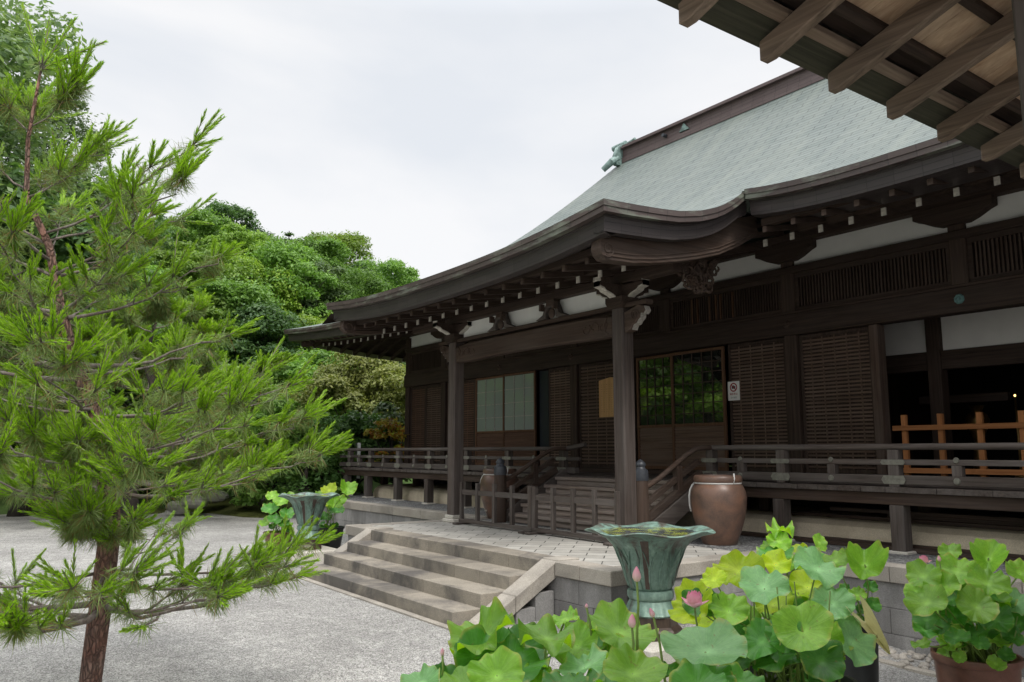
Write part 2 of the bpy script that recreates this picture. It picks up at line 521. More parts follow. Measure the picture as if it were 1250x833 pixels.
def bronze_streak():
    t = NT('brown_bronze_streak')
    n = t.noise(t.coord((6,6,1)), 5, 5, 0.6)
    t.col(t.ramp(n, [(0.3, (0.045,0.032,0.026)), (0.7, (0.1,0.07,0.052))])); t.rough(0.42)
    t.b.inputs["Metallic"].default_value = 0.2
    return t.mat
M['bronze_brown'] = bronze_streak()

def ceramic_mat(name, a, b, c3):
    t = NT(name)
    n = t.noise(t.coord((1,1,1.4)), 3.2, 5, 0.6, 0.5); n2 = t.noise(t.coord(), 45, 4, 0.7)
    c = t.ramp(n, [(0.3, a), (0.5, b), (0.72, c3)])
    c = t.mix(0.4, c, t.ramp(n2, [(0.3, 0.65), (0.7, 1.25)]), 'MULTIPLY')
    t.col(c); t.rough(0.38); t.bump(n2, 0.12, 0.004)
    return t.mat
M['jar'] = ceramic_mat('brown_glazed_ceramic', (0.085,0.058,0.047), (0.15,0.09,0.066), (0.23,0.122,0.08))
M['terracotta'] = ceramic_mat('terracotta_glaze', (0.1,0.045,0.032), (0.17,0.075,0.052), (0.22,0.105,0.075))

def leaf_mat(name, a, b, trans, back=None, rand=0.3, rough=0.5, face=True, transw=0.35, spec=0.35, brown=0.0):
    """foliage: diffuse + translucent, tint varies per leaf and per plant"""
    t = NT(name)
    geo = t.n.new("ShaderNodeNewGeometry")
    r1 = geo.outputs["Random Per Island"]
    c = t.ramp(r1, [(0.0, a), (1.0, b)])
    if brown: c = t.mix(t.ramp(t.math('FRACT', t.math('MULTIPLY', r1, 37.0)), [(1-brown-0.01, 0.0), (1-brown, 0.9)]), c, (0.22,0.13,0.05))
    big = t.noise(t.coord(), 0.55, 3, 0.6)
    c = t.mix(0.55, c, t.ramp(big, [(0.3, (0.62,0.7,0.6)), (0.7, (1.3,1.22,1.1))]), 'MULTIPLY')
    ob = t.math('MULTIPLY_ADD', t.rand(), rand*2); ob.node.inputs[2].default_value = 1-rand
    c = t.mix(1.0, c, ob, 'MULTIPLY')
    if back: c = t.mix(geo.outputs["Backfacing"], c, back)
    t.col(c); t.rough(rough); t.b.inputs["Specular IOR Level"].default_value = spec
    tr = t.n.new("ShaderNodeBsdfTranslucent")
    tcx = t.mix(1.0, c, trans, 'MULTIPLY'); t.l.new(tcx, tr.inputs["Color"])
    ms = t.n.new("ShaderNodeMixShader"); ms.inputs[0].default_value = transw
    t.l.new(t.b.outputs[0], ms.inputs[1]); t.l.new(tr.outputs[0], ms.inputs[2])
    t.l.new(ms.outputs[0], t.out.inputs[0])
    return t.mat
TR = (1.5, 1.6, 0.8)
M['leaf_dark'] = leaf_mat('dark_evergreen_leaf', (0.062,0.13,0.048), (0.12,0.215,0.072), TR)
M['leaf_mid'] = leaf_mat('mid_green_leaf', (0.1,0.2,0.042), (0.19,0.32,0.075), TR)
M['leaf_light'] = leaf_mat('light_green_leaf', (0.15,0.27,0.045), (0.25,0.38,0.075), TR)
M['leaf_yellow'] = leaf_mat('yellow_green_leaf', (0.16,0.27,0.035), (0.28,0.39,0.065), TR)
M['leaf_grey'] = leaf_mat('greyish_green_leaf', (0.1,0.17,0.08), (0.19,0.26,0.13), TR)
M['leaf_olive'] = leaf_mat('olive_brown_leaf', (0.18,0.22,0.065), (0.33,0.35,0.13), TR)
M['leaf_orange'] = leaf_mat('orange_maple_leaf', (0.5,0.18,0.04), (0.42,0.46,0.07), TR)
M['needle_new'] = leaf_mat('bright_pine_needles', (0.16,0.31,0.015), (0.34,0.52,0.04), TR, None, 0.05, 0.5, True, 0.3)
M['needle_old'] = leaf_mat('old_pine_needles', (0.12,0.19,0.055), (0.24,0.31,0.12), TR, None, 0.05, 0.5, True, 0.3, 0.35, 0.13)
M['moss'] = simple('moss_mat', (0.075,0.085,0.025), 0.95, 0.5, 12, 0.1, 0, 0.8, 30)
M['hill_soil'] = simple('wooded_ground', (0.06,0.1,0.03), 0.95, 0.5, 1.6, 0.1)
M['leaf_cam'] = leaf_mat('camellia_leaf', (0.075,0.16,0.05), (0.15,0.27,0.085), TR)

def bark_mat(name, a, b, c3, sz=0.18, plates=0.0):
    t = NT(name)
    n = t.noise(t.coord((1,1,sz)), 26, 5, 0.65, 0.8); n2 = t.noise(t.coord(), 6, 4, 0.6)
    c = t.mix(t.ramp(n2, [(0.35, 0.0), (0.65, 0.8)]), t.ramp(n, [(0.35, a), (0.65, b)]), c3)
    h = n
    if plates:
        vo = t.n.new("ShaderNodeTexVoronoi"); vo.feature = 'DISTANCE_TO_EDGE'; vo.inputs["Scale"].default_value = 1.0
        wv = t.n.new("ShaderNodeVectorMath"); wv.operation = 'ADD'; nn = t.n.new("ShaderNodeTexNoise"); nn.inputs["Scale"].default_value = 9
        t.l.new(t.coord(), nn.inputs["Vector"]); sv = t.n.new("ShaderNodeVectorMath"); sv.operation = 'SCALE'; sv.inputs["Scale"].default_value = 1.6
        t.l.new(nn.outputs["Color"], sv.inputs[0]); t.l.new(t.coord((plates,plates,plates*0.33)), wv.inputs[0]); t.l.new(sv.outputs[0], wv.inputs[1])
        t.l.new(wv.outputs[0], vo.inputs["Vector"])
        e = t.ramp(vo.outputs["Distance"], [(0.0, 0.5), (0.2, 1.0)])
        c = t.mix(1.0, c, e, 'MULTIPLY'); h = t.math('ADD', n, t.math('MULTIPLY', e, 1.6))
    t.col(c); t.rough(0.9); t.bump(h, 0.9, 0.02)
    return t.mat
M['bark_pine'] = bark_mat('reddish_pine_bark', (0.05,0.034,0.028), (0.3,0.2,0.16), (0.27,0.125,0.088), 0.18, 34)
M['bark_grey'] = bark_mat('grey_branch_bark', (0.1,0.08,0.07), (0.3,0.27,0.24), (0.16,0.12,0.1))
M['bark_dark'] = bark_mat('dark_tree_bark', (0.018,0.014,0.012), (0.07,0.055,0.045), (0.04,0.032,0.026))

def lotus_mat(name, a, b, back, trans, tw=0.3):
    """lotus leaf: pale centre, radial veins in the leaf's own coordinates"""
    t = NT(name)
    tcn = t.n.new("ShaderNodeTexCoord"); sp = t.n.new("ShaderNodeSeparateXYZ"); t.l.new(tcn.outputs["Object"], sp.inputs[0])
    ang = t.math('ARCTAN2', sp.outputs[1], sp.outputs[0])
    wav = t.math('ABSOLUTE', t.math('SINE', t.math('MULTIPLY', ang, 11.0)))
    vein = t.ramp(wav, [(0.0, 1.0), (0.16, 0.0)])
    n = t.noise(t.coord(), 9, 4, 0.6); n2 = t.noise(t.coord(), 70, 3, 0.6)
    c = t.ramp(n, [(0.3, a), (0.7, b)])
    at_ = t.n.new('ShaderNodeAttribute'); at_.attribute_name = 'rad'
    rd = at_.outputs['Fac']
    c = t.mix(t.ramp(rd, [(0.0, 0.75), (0.1, 0.5), (0.3, 0.0)]), c, [min(1, x*1.5+0.05) for x in b])
    edge = t.math('MULTIPLY', t.ramp(rd, [(0.86, 0.0), (0.97, 1.0)]), t.ramp(t.noise(t.coord(), 14, 3, 0.6), [(0.5, 0.0), (0.64, 0.7)]))
    c = t.mix(edge, c, (0.42,0.4,0.1))
    spot = t.ramp(t.noise(t.coord(), 38, 2, 0.5), [(0.70, 0.0), (0.74, 0.55)])
    c = t.mix(spot, c, (0.2,0.15,0.05))
    c = t.mix(t.math('MULTIPLY', vein, 0.26), c, [min(1, x*1.7+0.02) for x in b])
    ob = t.math('MULTIPLY_ADD', t.rand(), 0.45); ob.node.inputs[2].default_value = 0.78
    c = t.mix(1.0, c, ob, 'MULTIPLY')
    geo = t.n.new("ShaderNodeNewGeometry")
    c = t.mix(geo.outputs["Backfacing"], c, back)
    c = t.mix(0.25, c, t.ramp(n2, [(0.3, 0.75), (0.7, 1.2)]), 'MULTIPLY')
    t.col(c); t.rough(0.42); t.b.inputs["Specular IOR Level"].default_value = 0.4
    h = t.math('ADD', t.math('MULTIPLY', vein, -0.9), t.math('MULTIPLY', n2, 0.25))
    t.bump(h, 0.4, 0.006)
    tr = t.n.new("ShaderNodeBsdfTranslucent"); t.l.new(t.mix(1.0, c, trans, 'MULTIPLY'), tr.inputs["Color"])
    ms = t.n.new("ShaderNodeMixShader"); ms.inputs[0].default_value = tw
    t.l.new(t.b.outputs[0], ms.inputs[1]); t.l.new(tr.outputs[0], ms.inputs[2]); t.l.new(ms.outputs[0], t.out.inputs[0])
    return t.mat
LT = (1.5, 1.7, 0.5)
M['lotus_green'] = lotus_mat('lotus_leaf_green', (0.13,0.3,0.022), (0.25,0.46,0.05), (0.36,0.54,0.03), LT)
M['lotus_deep'] = lotus_mat('lotus_leaf_deep_green', (0.04,0.17,0.02), (0.085,0.26,0.032), (0.22,0.42,0.03), LT)
M['lotus_blue'] = lotus_mat('lotus_leaf_bluish', (0.14,0.33,0.11), (0.25,0.47,0.2), (0.28,0.46,0.05), LT)
M['lotus_yellow'] = lotus_mat('lotus_leaf_yellow', (0.34,0.5,0.01), (0.5,0.62,0.025), (0.45,0.58,0.015), LT, 0.4)
M['lotus_dry'] = lotus_mat('lotus_leaf_dry', (0.6,0.56,0.32), (0.7,0.66,0.42), (0.62,0.58,0.34), (1,1,0.8))
M['stem'] = simple('lotus_stem', (0.17,0.26,0.05), 0.5, 0.3, 12)
M['petal'] = None
def petal_mat():
    t = NT('pink_lotus_petal')
    tcn = t.n.new("ShaderNodeTexCoord"); sp = t.n.new("ShaderNodeSeparateXYZ"); t.l.new(tcn.outputs["UV"], sp.inputs[0])
    c = t.ramp(sp.outputs[1], [(0.0, (0.82,0.72,0.55)), (0.4, (0.86,0.58,0.6)), (1.0, (0.8,0.27,0.42))])
    t.col(c); t.rough(0.5)
    tr = t.n.new("ShaderNodeBsdfTranslucent"); t.l.new(c, tr.inputs["Color"])
    ms = t.n.new("ShaderNodeMixShader"); ms.inputs[0].default_value = 0.35
    t.l.new(t.b.outputs[0], ms.inputs[1]); t.l.new(tr.outputs[0], ms.inputs[2]); t.l.new(ms.outputs[0], t.out.inputs[0])
    return t.mat
M['petal'] = petal_mat()
def water_mat():
    t = NT('algae_water')
    n = t.noise(t.coord(), 9, 5, 0.7)
    t.col(t.ramp(n, [(0.48, (0.05,0.06,0.075)), (0.56, (0.3,0.33,0.06))])); t.rough(0.15)
    return t.mat
M['water'] = water_mat()
def glow_mat():
    t = NT('lamp_glow'); t.col((1,0.7,0.3))
    t.b.inputs["Emission Color"].default_value = (1.0,0.62,0.2,1); t.b.inputs["Emission Strength"].default_value = 3.0
    return t.mat
M['glow'] = glow_mat()
M['gold'] = simple('altar_gilding', (0.35,0.22,0.08), 0.4, 0.3, 20, 0.5, 0.8)
rng = random.Random(7)
# ================================================================= GROUND
def gz(x, y):
    return -0.26*smooth01((x+6.6)/2.6)

def ground():
    xs = [-170,-120,-90,-70,-55,-45]+[-40+i*1.6 for i in range(18)]+[-11.2+i*0.6 for i in range(22)]+[3+i*4 for i in range(8)]+[45,70,120,170]
    ys = [-170,-120,-80,-50,-30,-20,-14,-10,-7]+[-5+i*1.0 for i in range(18)]+[14,18,24,32,45,70,120,170]
    m = MB()
    m.grid([[(x,y,gz(x,y)) for x in xs] for y in ys])
    return tag(m.build('gravel_ground', M['gravel'], smooth=True), kind='structure')
ground()

# ================================================================= STONE FOREGROUND PLATFORM WITH STEPS
PZ = 0.585
PX0, PX1, PY0, PY1 = -12.2, -5.97, 5.5, 8.1
SX0, SX1 = -11.23, -7.12
plat = thing('stone_platform', 'low stone platform with diagonal paving and four broad front steps', 'platform', (-9.1,5.5,0))
m = MB()
m.quad((PX0+0.28,PY0+0.28,PZ-0.003),(PX1-0.28,PY0+0.28,PZ-0.003),(PX1-0.28,PY1-0.25,PZ-0.003),(PX0+0.28,PY1-0.25,PZ-0.003))
# paving runs up to the step edge between the cheeks
m.build('paving', M['paving'], plat)
def stone_row(mb, axis, a0, a1, n, c0, c1, z0, z1, jit=0.12, gap=0.004):
    """row of n blocks along axis x or y"""
    cuts = [a0+(a1-a0)*(i+ (rng.uniform(-jit,jit) if 0 < i < n else 0))/n for i in range(n+1)]
    for i in range(n):
        b0, b1 = cuts[i]+gap/2, cuts[i+1]-gap/2
        dz = rng.uniform(-0.002,0.002)
        if axis == 'x': mb.box(b0,b1,c0,c1,z0,z1+dz)
        else: mb.box(c0,c1,b0,b1,z0,z1+dz)
KH = 0.143
for args in (('x',PX0,SX0-0.27,1,PY0,PY0+0.28,PZ-KH,PZ+0.006),('x',SX1+0.27,PX1,2,PY0,PY0+0.28,PZ-KH,PZ+0.006),
             ('y',PY0+0.285,8.362,4,PX1-0.28,PX1,PZ-KH,PZ+0.004),('y',PY0+0.285,PY1,4,PX0,PX0+0.28,PZ-KH,PZ+0.004)):
    k = MB(); stone_row(k,*args); k.build('kerb', M['kerb'], plat, bevel=0.008)
def block_wall(mb, axis, a0, a1, c0, c1, z0, z1, bw=0.52, ch=0.215):
    nrow = max(1, round((z1-z0)/ch)); h = (z1-z0)/nrow
    for r in range(nrow):
        x = a0 - (0.5 if r % 2 else 0)*bw + rng.uniform(-.05,.05)
        while x < a1:
            w = bw*rng.uniform(0.85,1.15); b0, b1 = max(a0,x)+0.002, min(a1,x+w)-0.002
            if b1-b0 > 0.05:
                e = rng.uniform(-0.003,0.003)
                if axis == 'x': mb.box(b0,b1,c0+e,c1,z0+r*h+0.002,z0+(r+1)*h-0.002)
                else: mb.box(c0,c1+e,b0,b1,z0+r*h+0.002,z0+(r+1)*h-0.002)
            x += w
for args in (('x',PX0+0.03,SX0,PY0+0.03,PY0+0.25,-0.1,PZ-KH-0.003),('y',PY0+0.26,8.36,PX1-0.25,PX1-0.03,-0.3,PZ-KH-0.003),('y',PY0+0.26,PY1,PX0+0.03,PX0+0.25,-0.1,PZ-KH-0.003)):
    w = MB(); block_wall(w,*args); w.build('retaining_face', M['block'], plat, bevel=0.004)
w = MB(); block_wall(w,'x',SX1+0.02,PX1-0.03,PY0+0.03,PY0+0.25,-0.3,PZ-KH-0.003)
# the wall under the stair cheeks steps down with them
for i in range(4):
    y0 = 4.52+i*0.25
    w.box(SX1+0.025,SX1+0.235,y0+0.002,y0+0.248,-0.25,0.6-(5.56-y0)*0.575-0.15)
w.build('retaining_face', M['block'], plat, bevel=0.004)
# steps
SY = [4.40,4.74,5.10,5.48]; SZ = [0.15,0.295,0.44,0.585]
nbl = [7,7,7,7]
for i in range(4):
    s = MB()
    y1 = SY[i+1]+0.05 if i < 3 else PY0+0.30
    stone_row(s,'x',SX0,SX1,nbl[i],SY[i],y1,(SZ[i-1]-0.02 if i else -0.12),SZ[i]+(0.004 if i == 3 else 0))
    s.build('step', M['step'], plat, bevel=0.007)
b = MB(); stone_row(b,'x',SX0-0.1,SX1+0.1,6,4.31,4.395,-0.1,0.018); b.build('foot_slab', M['kerb'], plat, bevel=0.004)
for x0 in (SX1, SX0-0.26):
    s = MB()
    def zc(y): return 0.605-(5.56-y)*0.575
    # sloping cheek stones (two) and the flat cap stone
    for ya, yb in ((4.52,4.998),(5.004,5.545)):
        s.prism([(ya,zc(ya)-0.17),(yb,zc(yb)-0.17),(yb,zc(yb)),(ya,zc(ya))],'x',x0,x0+0.26)
    s.prism([(5.549,0.435),(5.86,0.435),(5.86,0.603),(5.549,0.603)],'x',x0,x0+0.26)
    s.build('stair_cheek', M['kerb'], plat, bevel=0.008)

# ================================================================= TERRACE UNDER THE HALL
m = MB()
m.box(-21.4,4.0,8.38,30,-0.4,PZ-0.012)
m.quad((PX0+0.284,PY1-0.25,PZ-0.006),(PX1-0.284,PY1-0.25,PZ-0.006),(PX1-0.284,8.4,PZ-0.006),(PX0+0.284,8.4,PZ-0.006))
tag(m.build('terrace_gravel', M['gravel_dark']), kind='structure')
def terrace_wall(x0, x1, zb, label, loc):
    t = thing('retaining_wall', label, 'wall', loc)
    k = MB(); stone_row(k,'x',x0,x1,max(3,int((x1-x0)/1.1)),8.1,8.36,PZ-0.165,PZ+0.004); k.build('coping', M['kerb'], t, bevel=0.008)
    w = MB(); block_wall(w,'x',x0,x1,8.135,8.34,zb,PZ-0.168,0.5,0.235); w.build('block_face', M['block'], t, bevel=0.004)
terrace_wall(PX1+0.004, 3.9, -0.35, 'grey block retaining wall with stone coping behind the potted lotus', (-2,8.2,-0.3))
terrace_wall(-21.4, PX0-0.004, -0.15, 'grey retaining wall with stone coping left of the paved platform', (-16,8.2,-0.15))

# edging strip and pebbles along the right wall
e = thing('edging_stones', 'row of flat edging stones between gravel and pebble strip', 'edging', (-4,7.55,-0.26))
x = -5.6
while x < 2:
    L = rng.uniform(0.35,0.6); s = MB()
    s.box(x+0.006,x+L-0.006,7.5+rng.uniform(-.008,.008),7.58,-0.33,-0.215+rng.uniform(-.01,.01))
    s.build('edging_stone', M['kerb'], e, bevel=0.01); x += L
p = MB()
for i in range(420):
    x, y = rng.uniform(-5.8,-1.5), rng.uniform(7.6,8.11)
    r = rng.uniform(0.02,0.05)
    p.ball((x,y,-0.26+r*0.3+rng.uniform(0,0.02)), r, rng.uniform(.9,1.4), rng.uniform(.8,1.2), rng.uniform(.55,.8), 7, 5)
tag(p.build('pebbles', M['pebble'], smooth=True), 'strip of rounded pebbles at the foot of the retaining wall', 'pebbles', kind='stuff')
# garden edge: moss bed and rocks at the far side of the gravel court
def mound(name, cx, cy, rx, ry, h, mat, seed):
    r2 = random.Random(seed); m = MB(); P = []
    for i in range(13):
        t = i/12
        row = []
        for k in range(41):
            a = 2*math.pi*k/40
            wob = 1+0.13*math.sin(3*a+seed)+0.07*math.sin(7*a+2*seed)
            rr = t*wob
            z = h*(1-t**2.2)+0.05*math.sin(5*t*3+k*0.7)*t*(1-t)
            row.append((cx+rx*rr*math.cos(a), cy+ry*rr*math.sin(a), z-0.02))
        P.append(row)
    m.grid(P)
    return m.build(name, mat, smooth=True, origin=(cx,cy,0))
# ================================================================= TEMPLE HALL
hall = thing('temple_hall', 'dark timber temple hall with pale green copper roof and raised veranda', 'temple', (-10.2,10.96,0.585))
YW, YD, DZ = 10.96, 9.2, 1.34          # wall plane, deck edge, deck level
WX0, WX1 = -20.2, -0.26                # wall corners
XC = -10.23
# ---- roof ---------------------------------------------------------
EY, RY = 8.02, 15.0
RX0, RX1 = -22.4, 1.94
def ze(x):
    u = abs(x-XC)/12.17
    z = 4.83+0.42*min(u,1.05)**3
    if x > -6.15: z += 0.17*math.exp(-((x+6.15)/0.9)**1)
    elif x < -13.64: z += 0.12*math.exp(-((-13.64-x)/0.9)**1)
    else: z += 0.15
    return z
def zmain_t(z0, t): return z0+(9.83-z0)*(0.354*t+0.646*t*t)
KX0, KX1, KY = -13.64, -6.15, 5.65
def zmain(x, y):
    t = (y-EY)/(RY-EY); x2 = min(max(x, RX0), RX1)
    u = abs(x2-XC)/12.17
    return zmain_t(4.83+0.42*u**3, t)
def main_sheet():
    m = MB(); nt = 22
    ts = [i/nt for i in range(nt+1)]
    slen = [0.0]
    for i in range(nt):
        slen.append(slen[-1]+math.hypot(6.98/nt, zmain_t(4.83,ts[i+1])-zmain_t(4.83,ts[i])))
    def patch(fn, n):
        P, U = [], []
        for i, t in enumerate(ts):
            row, ur = [], []
            for j in range(n+1):
                p, u = fn(t, j/n); row.append(p); ur.append((u, slen[i]))
            P.append(row); U.append(ur)
        m.grid(P, 0, U)
    def front(t, s):
        a, b = RX0+7.04*t, RX1-7.04*t; x = lerp(a,b,s); y = EY+6.98*t
        xe = lerp(RX0,RX1,s) if t < 0.02 else x
        z0 = ze(x) if t < 1e-6 else 4.83+0.42*(abs(x-XC)/12.17)**3 + (ze(x)-(4.83+0.42*(abs(x-XC)/12.17)**3))*max(0,1-t*6)
        z = zmain_t(z0, t)
        if KX0+0.05 < x < KX1-0.05 and y < 9.25: z -= 0.2*smooth01((9.3-y)/0.25)
        return (x,y,z), x
    patch(front, 120)
    def left(t, s):
        y = lerp(EY+6.98*t, 21.98-6.98*t, 1-s); x = RX0+7.04*t
        v = abs(y-15)/7
        z0 = 4.83+0.42*v**3
        return (x,y,zmain_t(z0,t)), y
    patch(left, 40)
    def right(t, s):
        y = lerp(EY+6.98*t, 21.98-6.98*t, s); x = RX1-7.04*t
        v = abs(y-15)/7
        return (x,y,zmain_t(4.83+0.42*v**3,t)), y
    patch(right, 40)
    def back(t, s):
        a, b = RX0+7.04*t, RX1-7.04*t; x = lerp(b,a,s)
        return (x, 21.98-6.98*t, zmain_t(4.83+0.42*(abs(x-XC)/12.17)**3, t)), x
    patch(back, 40)
    return m
SIDE_Y = [5.65,5.87,6.09,6.32,6.56,6.85,7.185,7.45,7.70,7.88,8.04,8.3,8.8,9.3]
SIDE_Z = [4.445,4.452,4.462,4.476,4.492,4.52,4.585,4.665,4.775,4.885,5.0,5.1,5.19,5.30]
def zf(x):
    u = abs(x+9.9)/3.75
    return 4.26+0.18*u**2.5
def zk(x, y):
    """porch roof surface"""
    t = (y-KY)/(9.3-KY); z0, z1 = zf(x), zmain(x, 9.3)+0.012
    m0, m1 = 0.2*3.65, 0.42*3.65
    h = (2*t**3-3*t*t+1)*z0+(t**3-2*t*t+t)*m0+(-2*t**3+3*t*t)*z1+(t**3-t*t)*m1
    zs = interp(SIDE_Y, SIDE_Z, y)+ (zf(x)-4.44)*max(0,1-t*1.5)
    d = min(x-KX0, KX1-x)
    w = 1-smooth01(d/1.3)
    # side profile is a little proud; blend towards the middle
    z = lerp(h, min(zs, max(h, zs)) if y < 8.6 else lerp(zs,h,smooth01((y-8.6)/0.7)), w)
    return z
def porch_sheet():
    m = MB(); ny, nx = 34, 90
    P, U = [], []; 
    L = 0.0
    for i in range(ny+1):
        y = KY+(9.3-KY)*i/ny; row, ur = [], []
        if i: L += (9.3-KY)/ny*1.04
        for j in range(nx+1):
            x = lerp(KX0,KX1,j/nx); row.append((x,y,zk(x,y))); ur.append((x, L-4.0))
        P.append(row); U.append(ur)
    m.grid(P,0,U)
    return m
roof = main_sheet()
pr = porch_sheet()
n0 = len(roof.v); f0 = len(roof.f)
roof.v += pr.v; roof.f += [tuple(i+n0 for i in f) for f in pr.f]; roof.m += pr.m
for kk, u in pr.uv.items(): roof.uv[kk+f0] = u
roof_o = roof.build('roof', M['copper'], hall, smooth=True, angle=40)

def eave_band(path, name, back=0.75):
    """path: list of (point, inward 2-D normal); stepped eave edge swept along it"""
    prof = [(0,0.004),(0,-0.062),(0.012,-0.066),(0.012,-0.125),(0.085,-0.128),(0.085,-0.15),(0.10,-0.155),(0.115,-0.315),(0.2,-0.325),(back,-0.30)]
    m1, m2 = MB(), MB()
    us = [0.0]
    for i in range(1,len(path)): us.append(us[-1]+(Vector(path[i][0])-Vector(path[i-1][0])).length)
    rows = [[(p[0]+n[0]*d, p[1]+n[1]*d, p[2]+dz) for (p,n) in path] for d,dz in prof]
    vs_ = [0]
    for i in range(1,len(prof)): vs_.append(vs_[-1]+math.hypot(prof[i][0]-prof[i-1][0], prof[i][1]-prof[i-1][1]))
    for a in range(len(prof)-1):
        tgt = m1 if a < 4 else m2
        tgt.grid([rows[a],rows[a+1]],0,[[(u,vs_[a]) for u in us],[(u,vs_[a+1]) for u in us]])
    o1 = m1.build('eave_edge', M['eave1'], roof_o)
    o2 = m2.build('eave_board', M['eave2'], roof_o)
    return o1, o2
def front_path(xa, xb, n):
    return [((lerp(xa,xb,i/n),EY,ze(lerp(xa,xb,i/n))),(0,1)) for i in range(n+1)]
s2 = 1.0
def corner(n1,n2): return (n1[0]+n2[0], n1[1]+n2[1])
# main eave right of the porch, then round the right end
pth = front_path(KX1+0.01, RX1, 40); pth[-1] = (pth[-1][0],(-1,1))
for i in range(1,25):
    y = lerp(EY,21.98,i/24); pth.append(((RX1,y,4.83+0.42*(abs(y-15)/7)**3),(-1,0)))
eave_band(pth,'r')
pth = [((RX0,lerp(21.98,EY,i/24),4.83+0.42*(abs(lerp(21.98,EY,i/24)-15)/7)**3),(1,0)) for i in range(24)]
fp = front_path(RX0, KX0-0.01, 40); fp[0] = (fp[0][0],(1,1)); pth += fp
eave_band(pth,'l')
# porch eave
pth = []
for y in reversed([5.75,5.87,6.0,6.15,6.32,6.56,6.85,7.05,7.2,7.35,7.5,7.65,7.8,7.92,8.04,8.2]):
    pth.append(((KX0,y,zk(KX0,y)),(1,0)))
pth.append(((KX0,KY,zk(KX0,KY)),(1,1)))
for i in range(1,60):
    x = lerp(KX0,KX1,i/60); pth.append(((x,KY,zk(x,KY)),(0,1)))
pth.append(((KX1,KY,zk(KX1,KY)),(-1,1)))
for y in [5.75,5.87,6.0,6.15,6.32,6.56,6.85,7.05,7.2,7.35,7.5,7.65,7.8,7.92,8.04,8.2]:
    pth.append(((KX1,y,zk(KX1,y)),(-1,0)))
eave_band(pth,'k',0.3)
# soffits (board linings above the rafters)
m = MB()
P = []
for i in range(13):
    y = lerp(EY+0.5,YW-0.02,i/12); P.append([(x,y,ze(x)-0.30+(y-EY-0.5)*0.36-(ze(x)-4.83)*0.6*(i/12)) for x in [RX0+0.6+(RX1-RX0-1.2)*j/60 for j in range(61)] ])
m.grid(P)
P = []
for i in range(10):
    y = lerp(KY+0.5,8.9,i/9); P.append([(x,y,min(zk(x,y)-0.2, zf(x)-0.26+(y-KY-0.5)*0.3)) for x in [KX0+0.35+(KX1-KX0-0.7)*j/40 for j in range(41)]])
m.grid(P)
P = []
for i in range(8):
    x = lerp(RX0+0.5,WX0,i/7); P.append([(x,y,4.83+0.42*(abs(y-15)/7)**3-0.30+(x-RX0-0.5)*0.36) for y in [EY+0.5+13*j/30 for j in range(31)]])
m.grid(P)
m.build('soffit', M['dark_y'], hall)
# ridge
g = MB()
RXa, RXb = -15.36, RX1-7.04+0.0
def uvbox(mb, x0,x1,y0,y1,z0,z1):
    L = x1-x0
    mb.quad((x0,y0,z0),(x1,y0,z0),(x1,y0,z1),(x0,y0,z1),0,[(0,0),(L,0),(L,z1-z0),(0,z1-z0)])
    mb.quad((x1,y1,z0),(x0,y1,z0),(x0,y1,z1),(x1,y1,z1),0,[(0,0),(L,0),(L,z1-z0),(0,z1-z0)])
    mb.quad((x0,y0,z1),(x1,y0,z1),(x1,y1,z1),(x0,y1,z1),0,[(0,0),(L,0),(L,.1),(0,.1)])
    mb.quad((x0,y1,z0),(x1,y1,z0),(x1,y0,z0),(x0,y0,z0),0,[(0,0),(L,0),(L,.1),(0,.1)])
    mb.quad((x0,y1,z0),(x0,y0,z0),(x0,y0,z1),(x0,y1,z1),0,[(0,0),(.3,0),(.3,.3),(0,.3)])
    mb.quad((x1,y0,z0),(x1,y1,z0),(x1,y1,z1),(x1,y0,z1),0,[(0,0),(.3,0),(.3,.3),(0,.3)])
uvbox(g,RXa,RXb,14.80,15.2,9.62,9.76)
uvbox(g,RXa,RXb,14.85,15.15,9.76,10.02)
uvbox(g,RXa-0.03,RXb+0.03,14.76,15.24,10.02,10.07)
uvbox(g,RXa-0.03,RXb+0.03,14.82,15.18,10.07,10.13)
ridge = g.build('ridge', M['ridge'], roof_o)
v = MB()
for xx in (-13.1,-8.2,-3.2):
    v.prism([(xx-0.16,9.80),(xx+0.16,9.80),(xx,10.0)],'y',14.80,14.846)
v.build('ridge_vent', M['verdigris'], roof_o)
v = MB()
for xx in (-13.75,):
    v.tube([(xx,14.72,9.88),(xx,14.86,9.88)],0.05,10)
v.build('ridge_spout', M['iron'], roof_o)
for sx, x0 in ((-1,RXa),(1,RXb)):
    o = MB()
    pr_ = [(14.62,9.55),(15.38,9.55),(15.42,9.8),(15.3,10.08),(15.12,10.2),(14.88,10.2),(14.7,10.08),(14.58,9.8)]
    o.prism(pr_,'x',x0,x0+sx*0.14)
    for yy,zz,rr,ll in ((15.0,10.24,0.085,0.52),(14.9,9.98,0.10,0.24),(15.1,9.98,0.10,0.24),(14.62,9.72,0.085,0.22),(15.38,9.72,0.085,0.22)):
        o.tube([(x0+sx*0.02,yy,zz),(x0+sx*ll,yy,zz-0.01)],rr,12)
    for yy in (14.5,15.5):      # curling feet
        o.tube([(x0+sx*0.07,15+(yy-15)*0.6,9.75),(x0+sx*0.08,15+(yy-15)*1.0,9.62),(x0+sx*0.3,15+(yy-15)*1.25,9.42)],[0.1,0.1,0.08],10)
    o.tube([(x0-sx*0.1,15,10.2),(x0-sx*0.34,15,10.26)],[0.06,0.045],10)
    o.build('ridge_ornament', M['verdigris'], roof_o, smooth=True, angle=35)

